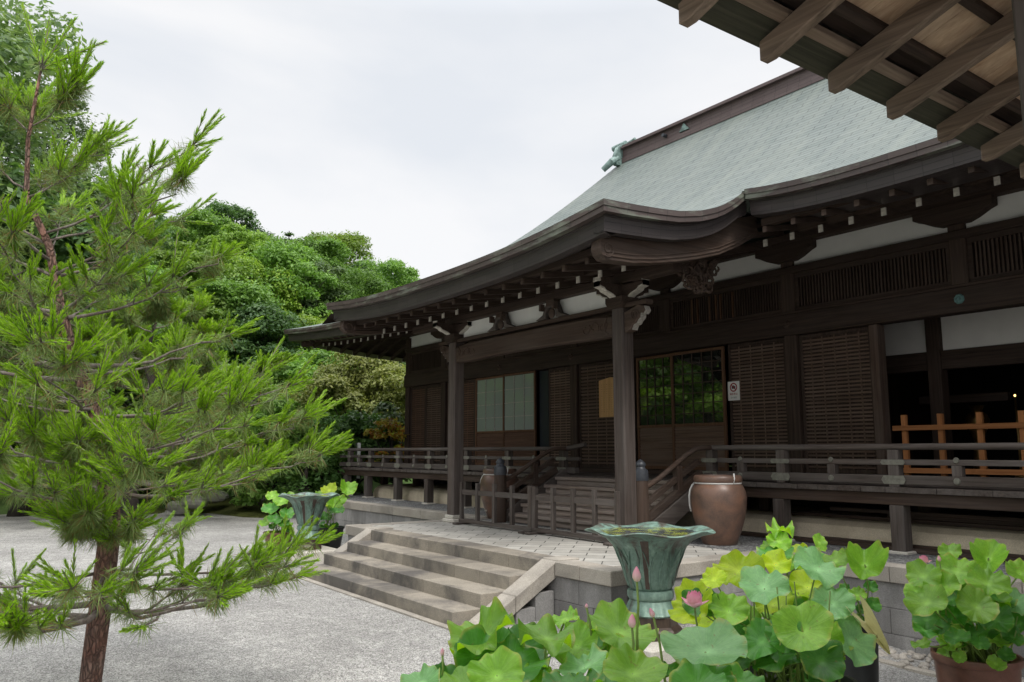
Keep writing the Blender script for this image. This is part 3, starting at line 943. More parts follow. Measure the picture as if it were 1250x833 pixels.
# ---- rafters ------------------------------------------------------
def rafter_proto(name, L, slope, w=0.075, h=0.1):
    m = MB(); n = 0
    m.bar((0,0.02,0),(0,L,slope*(L)),w,h,0)
    m.hexa([(-w/2-.002,0.0,-h/2-.004),(w/2+.002,0.0,-h/2-.004),(w/2+.002,0.021,-h/2),(-w/2-.002,0.021,-h/2),
            (-w/2-.002,-0.0,h/2),(w/2+.002,-0.0,h/2),(w/2+.002,0.021,h/2),(-w/2-.002,0.021,h/2)],1)
    return m
def rafters(name, xs, y, zfun, L, slope, tipmat, h=0.1, w=0.075):
    first = None
    for x in xs:
        if first is None:
            mb = rafter_proto(name,L,slope,w,h)
            first = mb.build(name,[M['dark_y'],tipmat],None); first.parent = hall
            base = first; ORG[base] = ORG[hall]; o = base
        else:
            o = base.copy(); link(o); o.parent = hall; ORG[o] = ORG[hall]
        o.location = Vector((x,y,zfun(x)))-ORG[hall]
pit = 0.41
def lift(x): return 0.42*(abs(x-XC)/12.17)**3
xsR = [-6.44+0.412*i for i in range(20)]
xsL = [-13.95-0.412*i for i in range(19)]
tipdull = M['mid_y']
rafters('base_rafter', [x for x in xsR+xsL], 8.8, lambda x: 4.50+lift(x)*0.8, 2.3, 0.31, M['white_paint'], 0.088, 0.054)
rafters('flying_rafter', [x for x in xsR+xsL], 8.24, lambda x: 4.495+lift(x), 0.95, 0.22, tipdull, 0.07, 0.055)
xsK = [-13.2+0.4225*i for i in range(16)]
rafters('base_rafter', xsK, 6.6, lambda x: 3.955, 2.9, 0.25, M['white_paint'], 0.085, 0.052)
rafters('flying_rafter', xsK+[-13.5], 6.02, lambda x: 3.925+0.05*(abs(x+9.9)/3.75)**2.5, 0.9, 0.16, tipdull, 0.07, 0.055)
# side-eave rafters on the left end
first = None
for i in range(26):
    y = 8.7+i*0.41
    mb = None
    if first is None:
        mb = MB(); mb.bar((0,0,0),(2.0,0,0.62),0.075,0.1); mb.box(-0.02,0,-0.038,0.038,-0.055,0.05,1)
        first = mb.build('side_rafter',[M['dark_x'],M['white_paint']],None); o = first
    else:
        o = first.copy(); link(o)
    o.parent = hall; ORG[o] = ORG[hall]
    o.location = Vector((-21.75,y,4.50+0.42*(abs(y-15)/7)**3*0.8))-ORG[hall]
# hip rafter at the front-left corner, kayaoi strips
m = MB()
m.bar((-22.0,8.42,4.83),(-20.2,10.96,5.15),0.16,0.2)
m.build('hip_rafter', M['dark_y'], hall)
def batten(xa, xb, n, y, zfun, h):     # eave battens lying on the rafter tips
    m = MB()
    for i in range(n):
        a, b = lerp(xa,xb,i/n), lerp(xa,xb,(i+1)/n)
        m.bar((a,y,zfun(a)),(b,y,zfun(b)),0.1,h)
    m.build('eave_batten', M['dark_x'], hall)
for xa, xb in ((-22.0,KX0-0.05),(KX1+0.05,1.6)):
    batten(xa,xb,24,8.93,lambda x: 4.62+lift(x)*0.9,0.1)
    batten(xa,xb,24,8.33,lambda x: 4.60+lift(x),0.09)
batten(KX0+0.43,KX1-0.43,30,6.74,lambda x: 4.07,0.1)
batten(KX0+0.43,KX1-0.43,30,6.1,lambda x: 4.02+0.06*(abs(x+9.9)/3.75)**2.5,0.09)
# curved side barge beam of the porch roof with scroll end
def barge(xa, xb, name):
    m = MB()
    top = [(y,zk(KX1,max(y,KY))-0.315) for y in (5.84,6.0,6.3,6.7,7.1,7.4,7.8,8.2,8.6)]
    bot = [(8.6,4.58),(8.2,4.36),(7.8,4.19),(7.4,4.08),(7.1,4.01),(6.7,3.93),(6.3,3.875),(6.0,3.862),(5.9,3.87),(5.84,3.92),(5.815,3.98)]
    m.prism(top+bot,'x',xa,xb)
    off = [(y,z+0.02) for y,z in reversed(bot[:-2])]
    for d,r in ((0.03,0.014),(0.075,0.011)):
        m.tube([(xb,y,z+d) for y,z in off],r,6)
    # scroll
    pts = []
    for i in range(22):
        a = -2.2+i*0.42; r = 0.095-0.0036*i
        pts.append((xb+0.002,5.93+r*math.cos(a),3.985+r*math.sin(a)))
    m.tube(pts,0.014,6)
    return m.build(name, M['mid_y'], hall, bevel=0.008)
barge(-6.56,-6.4,'barge_beam')
barge(-13.4,-13.24,'barge_beam')
# carved openwork pendant under the barge beam
def carving(xc, yc, zc, seed):
    r2 = random.Random(seed); m = MB()
    for i in range(70):
        t = r2.random(); y = yc+r2.uniform(-0.5,0.5)*(1-0.72*t); z = zc-0.36*t+0.12*(y-yc)
        a = r2.uniform(0,6.28); pts = []
        L = r2.uniform(0.06,0.14)
        for k in range(6):
            pts.append((xc+r2.uniform(-0.06,0.06)*0.3+0.02*math.sin(i), y+L*0.5*math.cos(a+k*0.7), z+L*0.5*math.sin(a+k*0.7)))
        m.tube(pts,[0.008,0.016,0.02,0.018,0.014,0.006],6)
    m.prism([(yc-0.42,zc+0.02),(yc+0.46,zc+0.12),(yc+0.12,zc-0.3),(yc-0.05,zc-0.34)],'x',xc-0.07,xc-0.02)
    return m.build('carved_pendant', M['mid_x'], hall, smooth=True, angle=50)
carving(-6.9,8.0,4.2,3)
carving(-12.8,8.0,4.2,5)

# ---- wall frame ---------------------------------------------------
cw = 0.22
cols_full = [-20.2,-18.22,-12.89,-7.58,-2.27,-0.26]
for x in cols_full:
    m = MB(); m.box(x-cw/2,x+cw/2,YW-0.08,YW+0.14,DZ-0.004,4.98); m.build('wall_column', M['dark_z'], hall, bevel=0.012)
for x in (-15.55,-10.23,-4.95):
    m = MB(); m.box(x-cw/2,x+cw/2,YW-0.08,YW+0.14,3.93,4.98); m.build('strut_post', M['dark_z'], hall, bevel=0.012)
def hbeam(name, z0, z1, ya, yb, x0=WX0-0.1, x1=WX1+0.1, mat='dark_x'):
    m = MB(); m.box(x0,x1,ya,yb,z0,z1); return m.build(name, M[mat], hall, bevel=0.01)
hbeam('lintel_beam',3.57,3.905,YW-0.13,YW+0.1)
hbeam('lintel_moulding',3.905,3.95,YW-0.105,YW+0.08)
hbeam('tie_rail',4.56,4.675,YW-0.11,YW+0.08)
hbeam('wall_purlin',5.02,5.2,YW-0.17,YW+0.17,WX0-1.0,WX1+1.0)
hbeam('floor_sill',DZ-0.002,DZ+0.09,YW-0.12,YW+0.1)
m = MB(); m.box(WX0,WX1,YW-0.02,YW+0.03,4.675,5.02); m.build('plaster_band', M['plaster'], hall)
# boat-shaped brackets above each column
def boat(x, y, z, half=0.52, d=0.2):
    m = MB()
    m.prism([(x-half,z+0.28),(x-half,z+0.15),(x-half+0.08,z+0.12),(x-half+0.22,z+0.045),(x-half+0.34,z),(x+half-0.34,z),(x+half-0.22,z+0.045),(x+half-0.08,z+0.12),(x+half,z+0.15),(x+half,z+0.28)],'y',y-d,y)
    return m
for x in (-18.22,-15.55,-12.89,-10.23,-7.58,-4.95,-2.27):
    boat(x,YW+0.02,4.76).build('boat_bracket', M['dark_x'], hall, bevel=0.008)
# transom lattices
tx = [-20.2,-18.22,-15.55,-12.89,-10.23,-7.58,-4.95,-2.27,-0.26]
for i in range(len(tx)-1):
    a, b = tx[i]+cw/2, tx[i+1]-cw/2
    m = MB(); m.box(a,b,YW+0.035,YW+0.06,3.95,4.56)
    m.box(a,b,YW-0.04,YW+0.03,3.95,4.02); m.box(a,b,YW-0.04,YW+0.03,4.49,4.56); m.box(a,a+0.06,YW-0.04,YW+0.03,4.02,4.49); m.box(b-0.06,b,YW-0.04,YW+0.03,4.02,4.49)
    tr = m.build('transom_panel', M['dark_x'], hall)
    l = MB(); n = int((b-a-0.14)/0.052)
    for k2 in range(n):
        x = a+0.07+(b-a-0.14)*(k2+0.5)/n
        l.box(x-0.012,x+0.012,YW-0.02,YW+0.012,4.02,4.49)
    l.build('lattice', M['mid_z'] if i >= 6 else M['dark_z'], tr)
    if i == 4:  # warm slat colour stands in for interior light glowing through the lattice
        l = MB()
        for x in (-9.22,-9.08,-8.98,-8.72,-9.5,-9.62):
            l.box(x-0.013,x+0.013,YW-0.024,YW+0.01,4.03,4.47)
        l.build('painted_glow_strip', M['frame_red'], tr)
# slatted wooden panels
def slatted(x0, x1, z0, z1, mat='slat', verticals=4, pitch=0.057, name='slatted_panel', frame='dark_z', yo=0.0):
    m = MB(); m.box(x0,x1,YW+0.03+yo,YW+0.05+yo,z0,z1)
    for xa in (x0, x1-0.055): m.box(xa,xa+0.055,YW-0.012+yo,YW+0.03+yo,z0,z1)
    m.box(x0+0.055,x1-0.055,YW-0.012+yo,YW+0.03+yo,z0,z0+0.06); m.box(x0+0.055,x1-0.055,YW-0.012+yo,YW+0.03+yo,z1-0.05,z1)
    p = m.build(name, M[frame], hall, bevel=0.004)
    s = MB(); z = z0+0.075
    while z < z1-0.07:
        s.box(x0+0.057,x1-0.057,YW-0.006+yo,YW+0.028+yo,z,z+pitch*0.5); z += pitch
    s.build('slats', M[mat], p)
    if verticals:
        v = MB()
        for i in range(verticals):
            x = lerp(x0,x1,(i+1)/(verticals+1)); v.box(x-0.012,x+0.012,YW-0.010+yo,YW-0.007+yo,z0+0.06,z1-0.05)
        v.build('vertical_batten', M[mat], p)
    return p
PB, PT = DZ+0.095, 3.565
slatted(-20.07,-19.25,PB,PT,'red_slat',2); slatted(-19.22,-18.34,PB,PT,'slat',2)  # redder slats on the left carry a sunlit tone in their colour
slatted(-18.10,-16.76,PB,PT,'red_slat',3)
slatted(-13.80,-13.01,PB,PT,'slat',3)
slatted(-12.77,-11.13,PB,PT,'slat',5,0.07)
slatted(-8.86,-7.70,PB,PT,'slat',4)
slatted(-7.46,-6.26,PB,PT,'slat',5)
slatted(-2.15,-0.38,PB,PT,'slat',4)
m = MB(); m.box(-14.17,-13.85,YW+0.02,YW+0.05,1.85,PT-0.02); m.build('navy_door_leaf', M['navy'], hall)  # dark sheet painted in place of the open gap's shade
m = MB(); m.box(-14.17,-13.85,YW+0.02,YW+0.05,PB,1.845); m.build('door_skirt', M['slat'], hall)
m = MB(); m.box(-6.25,-6.12,YW-0.1,YW+0.1,PB,PT); m.build('door_jamb', M['mid_z'], hall, bevel=0.006)
# sliding windows
def sliding(x0, x1, zs, zt, glass, nx, nz_, mat_low, frame='frame_red', yo=0.0):
    f = MB(); w = 0.045
    for xa in (x0, x1-w): f.box(xa,xa+w,YW-0.03+yo,YW+0.02+yo,PB,zt)
    for za, zb in ((PB,PB+0.06),(zs-0.05,zs),(zt-0.05,zt)): f.box(x0+w,x1-w,YW-0.03+yo,YW+0.02+yo,za,zb)
    fo = f.build('sliding_window', M[frame], hall, bevel=0.003)
    p = MB(); p.box(x0+w,x1-w,YW+0.0+yo,YW+0.006+yo,zs,zt-0.05); p.build('pane', M[glass], fo)
    g = MB()
    for i in range(1,nx):
        x = lerp(x0+w,x1-w,i/nx); g.box(x-0.008,x+0.008,YW-0.014+yo,YW-0.002+yo,zs,zt-0.05)
    for i in range(1,nz_):
        z = lerp(zs,zt-0.05,i/nz_); g.box(x0+w,x1-w,YW-0.013+yo,YW-0.003+yo,z-0.007,z+0.007)
    g.build('muntins', M['grey_edge'] if glass == 'glass_pale' else M['mid_z'], fo)
    s = MB(); z = PB+0.08
    while z < zs-0.1:
        s.box(x0+w,x1-w,YW-0.012+yo,YW+0.008+yo,z,z+0.034); z += 0.057
    s.box(x0+w,x1-w,YW+0.008+yo,YW+0.016+yo,PB+0.06,zs-0.05)
    s.build('slatted_base', M[mat_low], fo)
sliding(-16.72,-15.47,2.25,PT,'glass_pale',3,4,'red_slat'); sliding(-15.455,-14.2,2.25,PT,'glass_pale',3,4,'red_slat',yo=-0.06)
sliding(-11.06,-10.13,2.25,PT-0.02,'glass_dark',4,7,'slat'); sliding(-10.115,-8.9,2.25,PT-0.02,'glass_dark',5,7,'slat',yo=-0.06)
# metal nail covers on the lintel
for x in (-12.89,-7.58,-4.95,-15.55):
    m = MB(); m.tube([(x,YW-0.13,3.745),(x,YW-0.155,3.745)],[0.07,0.055],8); m.ball((x,YW-0.16,3.745),0.03,1,1,1,8,5)
    m.build('nail_cover', M['teal_fitting'] if x > -6 else M['mid_x'], hall)
# side and back walls, inner floor, ceiling (dark inside)
m = MB()
m.box(WX0-0.05,WX0+0.05,YW+0.14,19.0,DZ,5.05); m.box(WX1-0.05,WX1+0.05,YW+0.14,19.0,DZ,5.05); m.box(WX0,WX1,18.95,19.05,DZ,5.05)
m.build('outer_wall', M['dark_z'], hall)
m = MB(); m.box(WX0,WX1,YW+0.1,19,DZ-0.1,DZ-0.004); m.build('inner_floor', M['dark_x'], hall)
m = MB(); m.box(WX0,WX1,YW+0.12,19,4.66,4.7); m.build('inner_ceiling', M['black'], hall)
m = MB(); m.box(-8.1,-1.0,12.32,12.36,3.27,4.6); m.build('inner_plaster', M['plaster_in'], hall)
m = MB(); m.box(-8.1,-1.0,12.25,12.4,2.98,3.265); m.build('inner_lintel', M['dark_x'], hall)
for x in (-6.02,-1.6):
    m = MB(); m.box(x-0.1,x+0.1,12.2,12.42,DZ,4.6); m.build('inner_post', M['dark_z'], hall, bevel=0.01)
m = MB(); m.box(-8.1,-8.0,YW+0.15,18.9,DZ,4.6); m.build('inner_partition', M['dark_z'], hall)
m = MB(); m.box(-7.0,-5.6,13.6,13.68,2.55,2.68); m.build('inner_rail', M['mid_x'], hall)
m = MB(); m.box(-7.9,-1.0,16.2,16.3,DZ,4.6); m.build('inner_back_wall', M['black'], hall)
# ---- veranda ------------------------------------------------------
SXL, SXR = -11.15, -7.95           # stair opening
m = MB()
x = -20.75
while x < 1.0:
    w_ = rng.uniform(0.26,0.34); x2 = min(x+w_,1.0)
    m.box(x+0.002,x2-0.002,YD+rng.uniform(-0.012,0.006),YW-0.122,DZ-0.065,DZ+rng.uniform(-0.003,0.003)); x = x2
y = YW+0.2
while y < 19:
    m.box(-20.75,WX0-0.06,y+0.002,y+0.298,DZ-0.065,DZ); y += 0.3
m.build('veranda_deck', M['grey_y'], hall, bevel=0.004)
m = MB(); m.box(-20.72,0.98,YD+0.06,YD+0.2,DZ-0.21,DZ-0.067); m.box(-20.72,0.98,YD+0.95,YD+1.1,DZ-0.2,DZ-0.067)
m.box(-20.72,-20.58,YD+0.2,19,DZ-0.21,DZ-0.067); m.box(-21.2,-20.72,YD+0.07,YD+0.19,DZ-0.21,DZ-0.075)
m.build('veranda_joist', M['mid_x'], hall, bevel=0.006)
# deck posts: positions read along the front
dps = [-20.65,-19.35,-17.7,-16.2,-14.6,-13.0,-11.3,-6.75,-5.12,-3.5,-1.9,-0.3]
for x in dps:
    m = MB(); m.box(x-0.085,x+0.085,YD+0.05,YD+0.22,0.6,DZ-0.212); dp = m.build('veranda_post', M['grey_z'], hall, bevel=0.008)
    m = MB(); m.box(x-0.12,x+0.12,YD+0.015,YD+0.255,0.56,0.603); m.build('footing_stone', M['base_stone'], dp, bevel=0.01)
for x in (-20.0,-18.2,-16.0,-14.0,-12.9,-7.58,-5.2,-2.6):
    m = MB(); m.box(x-0.08,x+0.08,10.05,10.2,0.86,DZ-0.07); m.build('inner_deck_post', M['dark_z'], hall)
# ochre plaster mound under the hall
m = MB(); pr_ = [(9.6,0.57),(9.61,0.7),(9.66,0.8),(9.76,0.86),(9.95,0.885),(11.2,0.9),(11.2,0.57)]
m.prism(pr_,'x',-19.6,-0.3); m.build('plaster_mound', M['kamebara'], hall, smooth=False)
m = MB()
for z_, y_, x0, x1 in ((0.605,9.42,-8.3,0.9),(0.64,9.5,-6.3,0.9),(0.605,9.5,-7.9,0.9),(0.91,9.85,-7.0,0.9),(0.955,9.9,-5.6,0.9),(1.0,9.9,-6.4,0.9)):
    m.box(x0,x1,y_,y_+0.09,z_-0.025,z_+0.018)
m.build('stored_poles', M['mid_x'], hall)
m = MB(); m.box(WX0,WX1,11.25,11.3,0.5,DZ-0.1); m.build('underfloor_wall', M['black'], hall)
# railing
RYc = YD+0.1
def railing(x0, x1, posts, shorts, endl, endr):
    m = MB(); pts = []
    def zt(x): return 1.81
    m.tube([(lerp(x0-endl,x1+endr,i/20), RYc, 1.81+(0.05*smooth01((0.35-(lerp(x0-endl,x1+endr,i/20)-(x0-endl)))/0.35) if endl > 0.3 else 0)+(0.07*smooth01((0.35-((x1+endr)-lerp(x0-endl,x1+endr,i/20)))/0.35) if endr > 0.3 else 0)) for i in range(21)],0.038,10)
    rl = m.build('veranda_railing', M['grey_x'], hall, smooth=True, angle=40)
    m = MB(); m.box(x0-endl*0.7,x1+endr*0.7,RYc-0.035,RYc+0.035,1.597,1.662); m.build('middle_rail', M['grey_x'], rl, bevel=0.005)
    m = MB(); m.box(x0-endl*0.55,x1+endr*0.55,RYc-0.05,RYc+0.05,1.372,1.478); m.build('bottom_rail', M['grey_x'], rl, bevel=0.006)
    fp_ = fs = None
    for x in posts:
        m = MB(); m.box(x-0.065,x+0.065,RYc-0.06,RYc+0.06,DZ,1.775); m.build('railing_post', M['grey_z'], rl, bevel=0.006)
        m = MB()
        w_ = 0.15
        m.prism([(x-w_,1.425),(x-w_+0.03,1.375),(x+w_-0.03,1.375),(x+w_,1.425),(x+w_-0.03,1.474),(x-w_+0.03,1.474)],'y',RYc-0.066,RYc-0.0605)
        m.prism([(x-w_,1.63),(x-w_+0.02,1.6),(x+w_-0.02,1.6),(x+w_,1.63),(x+w_-0.02,1.66),(x-w_+0.02,1.66)],'y',RYc-0.066,RYc-0.0605)
        m.build('metal_fitting', M['brass_green'], rl)
    for x in shorts:
        m = MB(); m.box(x-0.055,x+0.055,RYc-0.045,RYc+0.045,1.478,1.597); m.build('short_post', M['grey_z'], rl, bevel=0.005)
        m = MB(); m.tube([(x,RYc-0.05,1.425),(x,RYc-0.064,1.425)],[0.04,0.032],10); m.tube([(x,RYc-0.036,1.655),(x,RYc-0.05,1.655)],[0.035,0.028],10)
        m.build('metal_stud', M['brass_green'], rl)
railing(SXR+0.03,0.9,[SXR+0.06,-6.68,-5.12,-3.5,-1.9,-0.3],[-7.35,-5.94,-4.4,-2.7,-1.1],0.02,0.2)
railing(-20.6,SXL-0.05,[-20.4,-19.14,-17.6,-16.08,-14.5,-13.0,-11.3],[-19.8,-18.4,-16.8,-15.3,-13.75,-12.15],0.45,0.5)
# side railing on the left end
m = MB(); m.tube([(-20.62,9.0,1.81),(-20.62,19,1.81)],0.038,8)
rl = m.build('veranda_railing', M['grey_y'], hall, smooth=True)
m = MB(); m.box(-20.655,-20.585,9.1,19,1.597,1.662); m.box(-20.67,-20.57,9.1,19,1.372,1.478)
for yy in [10.5,12,13.5,15,16.5,18]: m.box(-20.68,-20.56,yy-.06,yy+.06,DZ,1.775)
m.build('lower_rails', M['grey_y'], rl)
# ---- wooden stairs ------------------------------------------------
m = None
NT_ = 5
for i in range(NT_):
    z1 = PZ+(DZ-PZ)*(i+1)/(NT_+0.0)-(0.0 if i < NT_-1 else 0.02); y0 = 7.95+0.25*i
    t_ = MB(); t_.box(SXL+0.02,SXR-0.02,y0,y0+0.3,z1-0.055,z1); t_.box(SXL+0.02,SXR-0.02,y0+0.045,y0+0.27,z1-0.151,z1-0.057)
    t_.build('stair_tread', M['treads'], hall, bevel=0.008)
for x in (SXL-0.06,SXR+0.06):
    s = MB(); s.prism([(7.93,0.6),(8.15,0.6),(9.3,1.26),(9.3,1.45),(9.2,1.45),(7.93,0.78)],'x',x-0.06,x+0.06); s.build('stair_stringer', M['grey_y'], hall, bevel=0.006)
    r_ = MB(); r_.tube([(x,7.86,1.24),(x,8.2,1.39),(x,8.75,1.7),(x,8.95,1.79),(x,9.1,1.81),(x,9.3,1.81)],0.038,10)
    sr = r_.build('stair_rail', M['mid_y'], hall, smooth=True, angle=40)
    b_ = MB(); b_.bar((x,7.9,1.04),(x,9.0,1.62),0.07,0.075); b_.bar((x,7.9,0.83),(x,9.05,1.45),0.09,0.1); b_.build('lower_stair_rail', M['mid_y'], sr, bevel=0.005)
    p_ = MB(); p_.box(x-0.05,x+0.05,8.52,8.62,1.2,1.56); p_.build('stair_baluster', M['mid_z'], sr, bevel=0.005)
    nw = MB(); nw.lathe([(0.0,0),(0.105,0),(0.11,0.4),(0.1,0.78)],(x,7.84,PZ),20)
    no = nw.build('newel_post', M['mid_z'], hall, smooth=True, angle=40)
    c_ = MB(); c_.lathe([(0.104,0.78),(0.108,0.80),(0.104,0.9),(0.1,0.92),(0.07,0.94),(0.062,0.965),(0.075,0.985),(0.072,1.01),(0.05,1.035),(0.015,1.06),(0.0,1.068)],(x,7.84,PZ),20)
    c_.build('newel_cap', M['iron'], no, smooth=True, angle=40)
# ---- porch columns and beam --------------------------------------
CXL, CXR, CY = -11.74, -7.6, 7.28
for x in (CXL,CXR):
    m = MB(); a = 0.105; c_ = 0.02
    m.prism([(x-a+c_,CY-a),(x+a-c_,CY-a),(x+a,CY-a+c_),(x+a,CY+a-c_),(x+a-c_,CY+a),(x-a+c_,CY+a),(x-a,CY+a-c_),(x-a,CY-a+c_)],'z',0.70,3.62)
    pc = m.build('porch_column', M['col_z'], hall, bevel=0.004)
    m = MB(); m.prism([(x-.17,CY-.13),(x-.13,CY-.17),(x+.13,CY-.17),(x+.17,CY-.13),(x+.17,CY+.13),(x+.13,CY+.17),(x-.13,CY+.17),(x-.17,CY+.13)],'z',PZ-0.002,0.64)
    m.prism([(x-.13,CY-.13),(x+.13,CY-.13),(x+.13,CY+.13),(x-.13,CY+.13)],'z',0.638,0.702)
    m.build('base_stone', M['base_stone'], pc, bevel=0.012)
# cambered tie beam
m = MB(); n = 20; P1 = []; P2 = []
for i in range(n+1):
    s = i/n; x = lerp(CXL+0.1,CXR-0.1,s); cam_ = 0.03*math.sin(math.pi*s)
    e = min(s,1-s); tap = 0.05*smooth01((0.1-e)/0.1)
    P1.append((x,3.56+cam_-tap*0.4)); P2.append((x,3.255+cam_*1.3+tap*0.3))
m.prism(P1+list(reversed(P2)),'y',CY-0.085,CY+0.085)
pb = m.build('porch_beam', M['mid_x'], hall, bevel=0.02)
for sgn, xa in ((1,CXL+0.14),(-1,CXR-0.14)):
    m = MB()      # incised wave scroll at each end
    for q in range(3):
        pts = []
        for i in range(16):
            t = i/15; a = sgn*(t*5.0); r = 0.1*(1-t*0.75)
            pts.append((xa+sgn*(0.16+0.17*q)+r*math.cos(2.6+t*5.2)*sgn, CY-0.088, 3.42+0.0*q+r*math.sin(2.6+t*5.2)*(1 if q % 2 == 0 else -1)))
        m.tube(pts,0.009,5)
    m.tube([(xa+sgn*0.04,CY-0.088,3.3),(xa+sgn*0.1,CY-0.088,3.33),(xa+sgn*0.12,CY-0.088,3.45),(xa+sgn*0.06,CY-0.088,3.53)],0.012,5)
    m.build('scroll_carving', M['mid_x'], pb, smooth=True)
m = MB(); m.box(CXL-0.5,CXR+0.5,CY-0.07,CY+0.07,3.62,3.68); m.build('capping_plate', M['dark_x'], hall, bevel=0.006)
m = MB(); m.box(KX0+0.46,KX1-0.46,CY-0.09,CY+0.09,3.95,4.13); m.build('porch_purlin', M['dark_x'], hall, bevel=0.01)
m = MB(); m.box(CXL+0.2,CXR-0.2,CY+0.02,CY+0.05,3.66,3.95); m.build('porch_plaster', M['plaster'], hall)
# frog-leg struts
for x in (-10.3,-9.0):
    m = MB()
    for s in (-1,1):
        m.prism([(x,3.93),(x+s*0.10,3.92),(x+s*0.15,3.84),(x+s*0.19,3.75),(x+s*0.32,3.70),(x+s*0.36,3.685),(x+s*0.12,3.685),(x+s*0.12,3.78),(x+s*0.07,3.84),(x,3.85)][::s],'y',CY-0.1,CY+0.0)
    fl = m.build('frog_leg_strut', M['grey_x'], hall, bevel=0.006)
    m = MB(); m.box(x-0.09,x+0.09,CY-0.11,CY+0.01,3.87,3.955); m.ball((x,CY-0.07,3.76),0.07,1,0.5,1.1,10,6)
    for s in (-1,1): m.box(x+s*0.15-0.02,x+s*0.15+0.02,CY-0.18,CY-0.1,3.8,3.9)
    m.build('carved_boss', M['mid_x'], fl, smooth=False)
# bracket sets with white-painted edges, and scrolled nosings
def white_edge(m, pts, x0, x1, ax='y'):
    pass
for x in (CXL,CXR):
    m = MB(); m.prism([(x-.16,3.7),(x-.11,3.62),(x+.11,3.62),(x+.16,3.7),(x+.16,3.77),(x-.16,3.77)],'y',CY-.16,CY+.16)
    br = m.build('bracket_set', M['dark_x'], hall, bevel=0.006)
    a_ = MB()
    arm = [(-0.44,3.93),(-0.44,3.885),(-0.36,3.865),(-0.33,3.835),(-0.22,3.8),(-0.15,3.765),(0.15,3.765),(0.22,3.8),(0.33,3.835),(0.36,3.865),(0.44,3.885),(0.44,3.93)]
    a_.prism([(x+u,z) for u,z in arm],'y',CY-.06,CY+.06); a_.prism([(CY+u,z+0.0) for u,z in arm],'x',x-.06,x+.06)
    for u in (-0.36,0,0.36):
        a_.box(x+u-.075,x+u+.075,CY-.085,CY+.085,3.932,4.0)
    for u in (-0.36,0.36): a_.box(x-.085,x+.085,CY+u-.075,CY+u+.075,3.932,4.0)
    a_.build('bracket_arm', M['dark_x'], br, bevel=0.004)
    prof = [(0.444,3.935),(0.444,3.883),(0.362,3.862),(0.332,3.832),(0.222,3.797),(0.17,3.77)]
    for s in (-1,1):        # white edges that follow the arm ends
        ex, ey = MB(), MB()
        for (u0,z0),(u1,z1) in zip(prof[:-1],prof[1:]):
            ex.hexa([(x+s*u0,CY-.058,z0-.012),(x+s*u1,CY-.058,z1-.012),(x+s*u1,CY+.058,z1-.012),(x+s*u0,CY+.058,z0-.012),(x+s*u0,CY-.058,z0+.006),(x+s*u1,CY-.058,z1+.006),(x+s*u1,CY+.058,z1+.006),(x+s*u0,CY+.058,z0+.006)])
            ey.hexa([(x-.058,CY+s*u0,z0-.012),(x+.058,CY+s*u0,z0-.012),(x+.058,CY+s*u1,z1-.012),(x-.058,CY+s*u1,z1-.012),(x-.058,CY+s*u0,z0+.006),(x+.058,CY+s*u0,z0+.006),(x+.058,CY+s*u1,z1+.006),(x-.058,CY+s*u1,z1+.006)])
        ex.box(x+s*0.437-.006,x+s*0.437+.006,CY-.07,CY+.07,3.94,4.0); ey.box(x-.07,x+.07,CY+s*0.437-.006,CY+s*0.437+.006,3.94,4.0)
        ex.build('white_edging', M['white_paint'], br); ey.build('white_edging', M['white_paint'], br)
    # nosings: beam ends that leave the column sideways and to the front
    for sx, sy in ((1,0),(-1,0)):
        if (x == CXL and sx == 1) or (x == CXR and sx == -1): continue
        nose = [(0.1,3.56),(0.26,3.6),(0.36,3.63),(0.44,3.6),(0.47,3.545),(0.43,3.505),(0.385,3.52),(0.375,3.46),(0.33,3.43),(0.30,3.39),(0.25,3.38),(0.22,3.32),(0.1,3.29)]
        n_ = MB()
        if sx: n_.prism([(x+sx*u,z) for u,z in nose],'y',CY-.07,CY+.07)
        else: n_.prism([(CY+sy*u,z) for u,z in nose],'x',x-.07,x+.07)
        no = n_.build('beam_nosing', M['mid_x'], hall, bevel=0.012)
        w_ = MB(); ed = nose[3:12]
        for (u0,z0),(u1,z1) in zip(ed[:-1],ed[1:]):
            d0 = 0.007
            if sx: w_.bar((x+sx*(u0+d0),CY,z0-0.004),(x+sx*(u1+d0),CY,z1-0.004),0.09,0.01,up=(sx,0,-0.6))
            else: w_.bar((x,CY+sy*(u0+d0),z0-0.004),(x,CY+sy*(u1+d0),z1-0.004),0.142,0.012,up=(0,sy,-0.6))
        w_.build('white_edging', M['grey_edge'], no)
        c_ = MB()
        for face in (-1,1):
            pts = [((x+sx*(0.3+0.075*math.cos(a)*(1-a/14)) if sx else x+face*0.073),(CY+face*0.073 if sx else CY+sy*(0.3+0.075*math.cos(a)*(1-a/14))),3.5+0.075*math.sin(a)*(1-a/14)) for a in [k_*0.45 for k_ in range(24)]]
            c_.tube(pts,0.008,5)
        c_.build('scroll_carving', M['mid_x'], no)
    pass
# ================================================================= camera-side coordinates helper (positions only)
_f = Vector((-math.sin(R(54.2))*math.cos(R(7.9)), math.cos(R(54.2))*math.cos(R(7.9)), math.sin(R(7.9))))
_r = Vector((math.cos(R(54.2)), math.sin(R(54.2)), 0))
_u = _r.cross(_f)
def at(px, py, depth):
    """world point seen at photo pixel (1250 wide) at a given depth"""
    d = _f*976.0 + _r*(px-625.0) + _u*(416.5-py)
    return Vector((0,0,1.75)) + d*(depth/976.0)

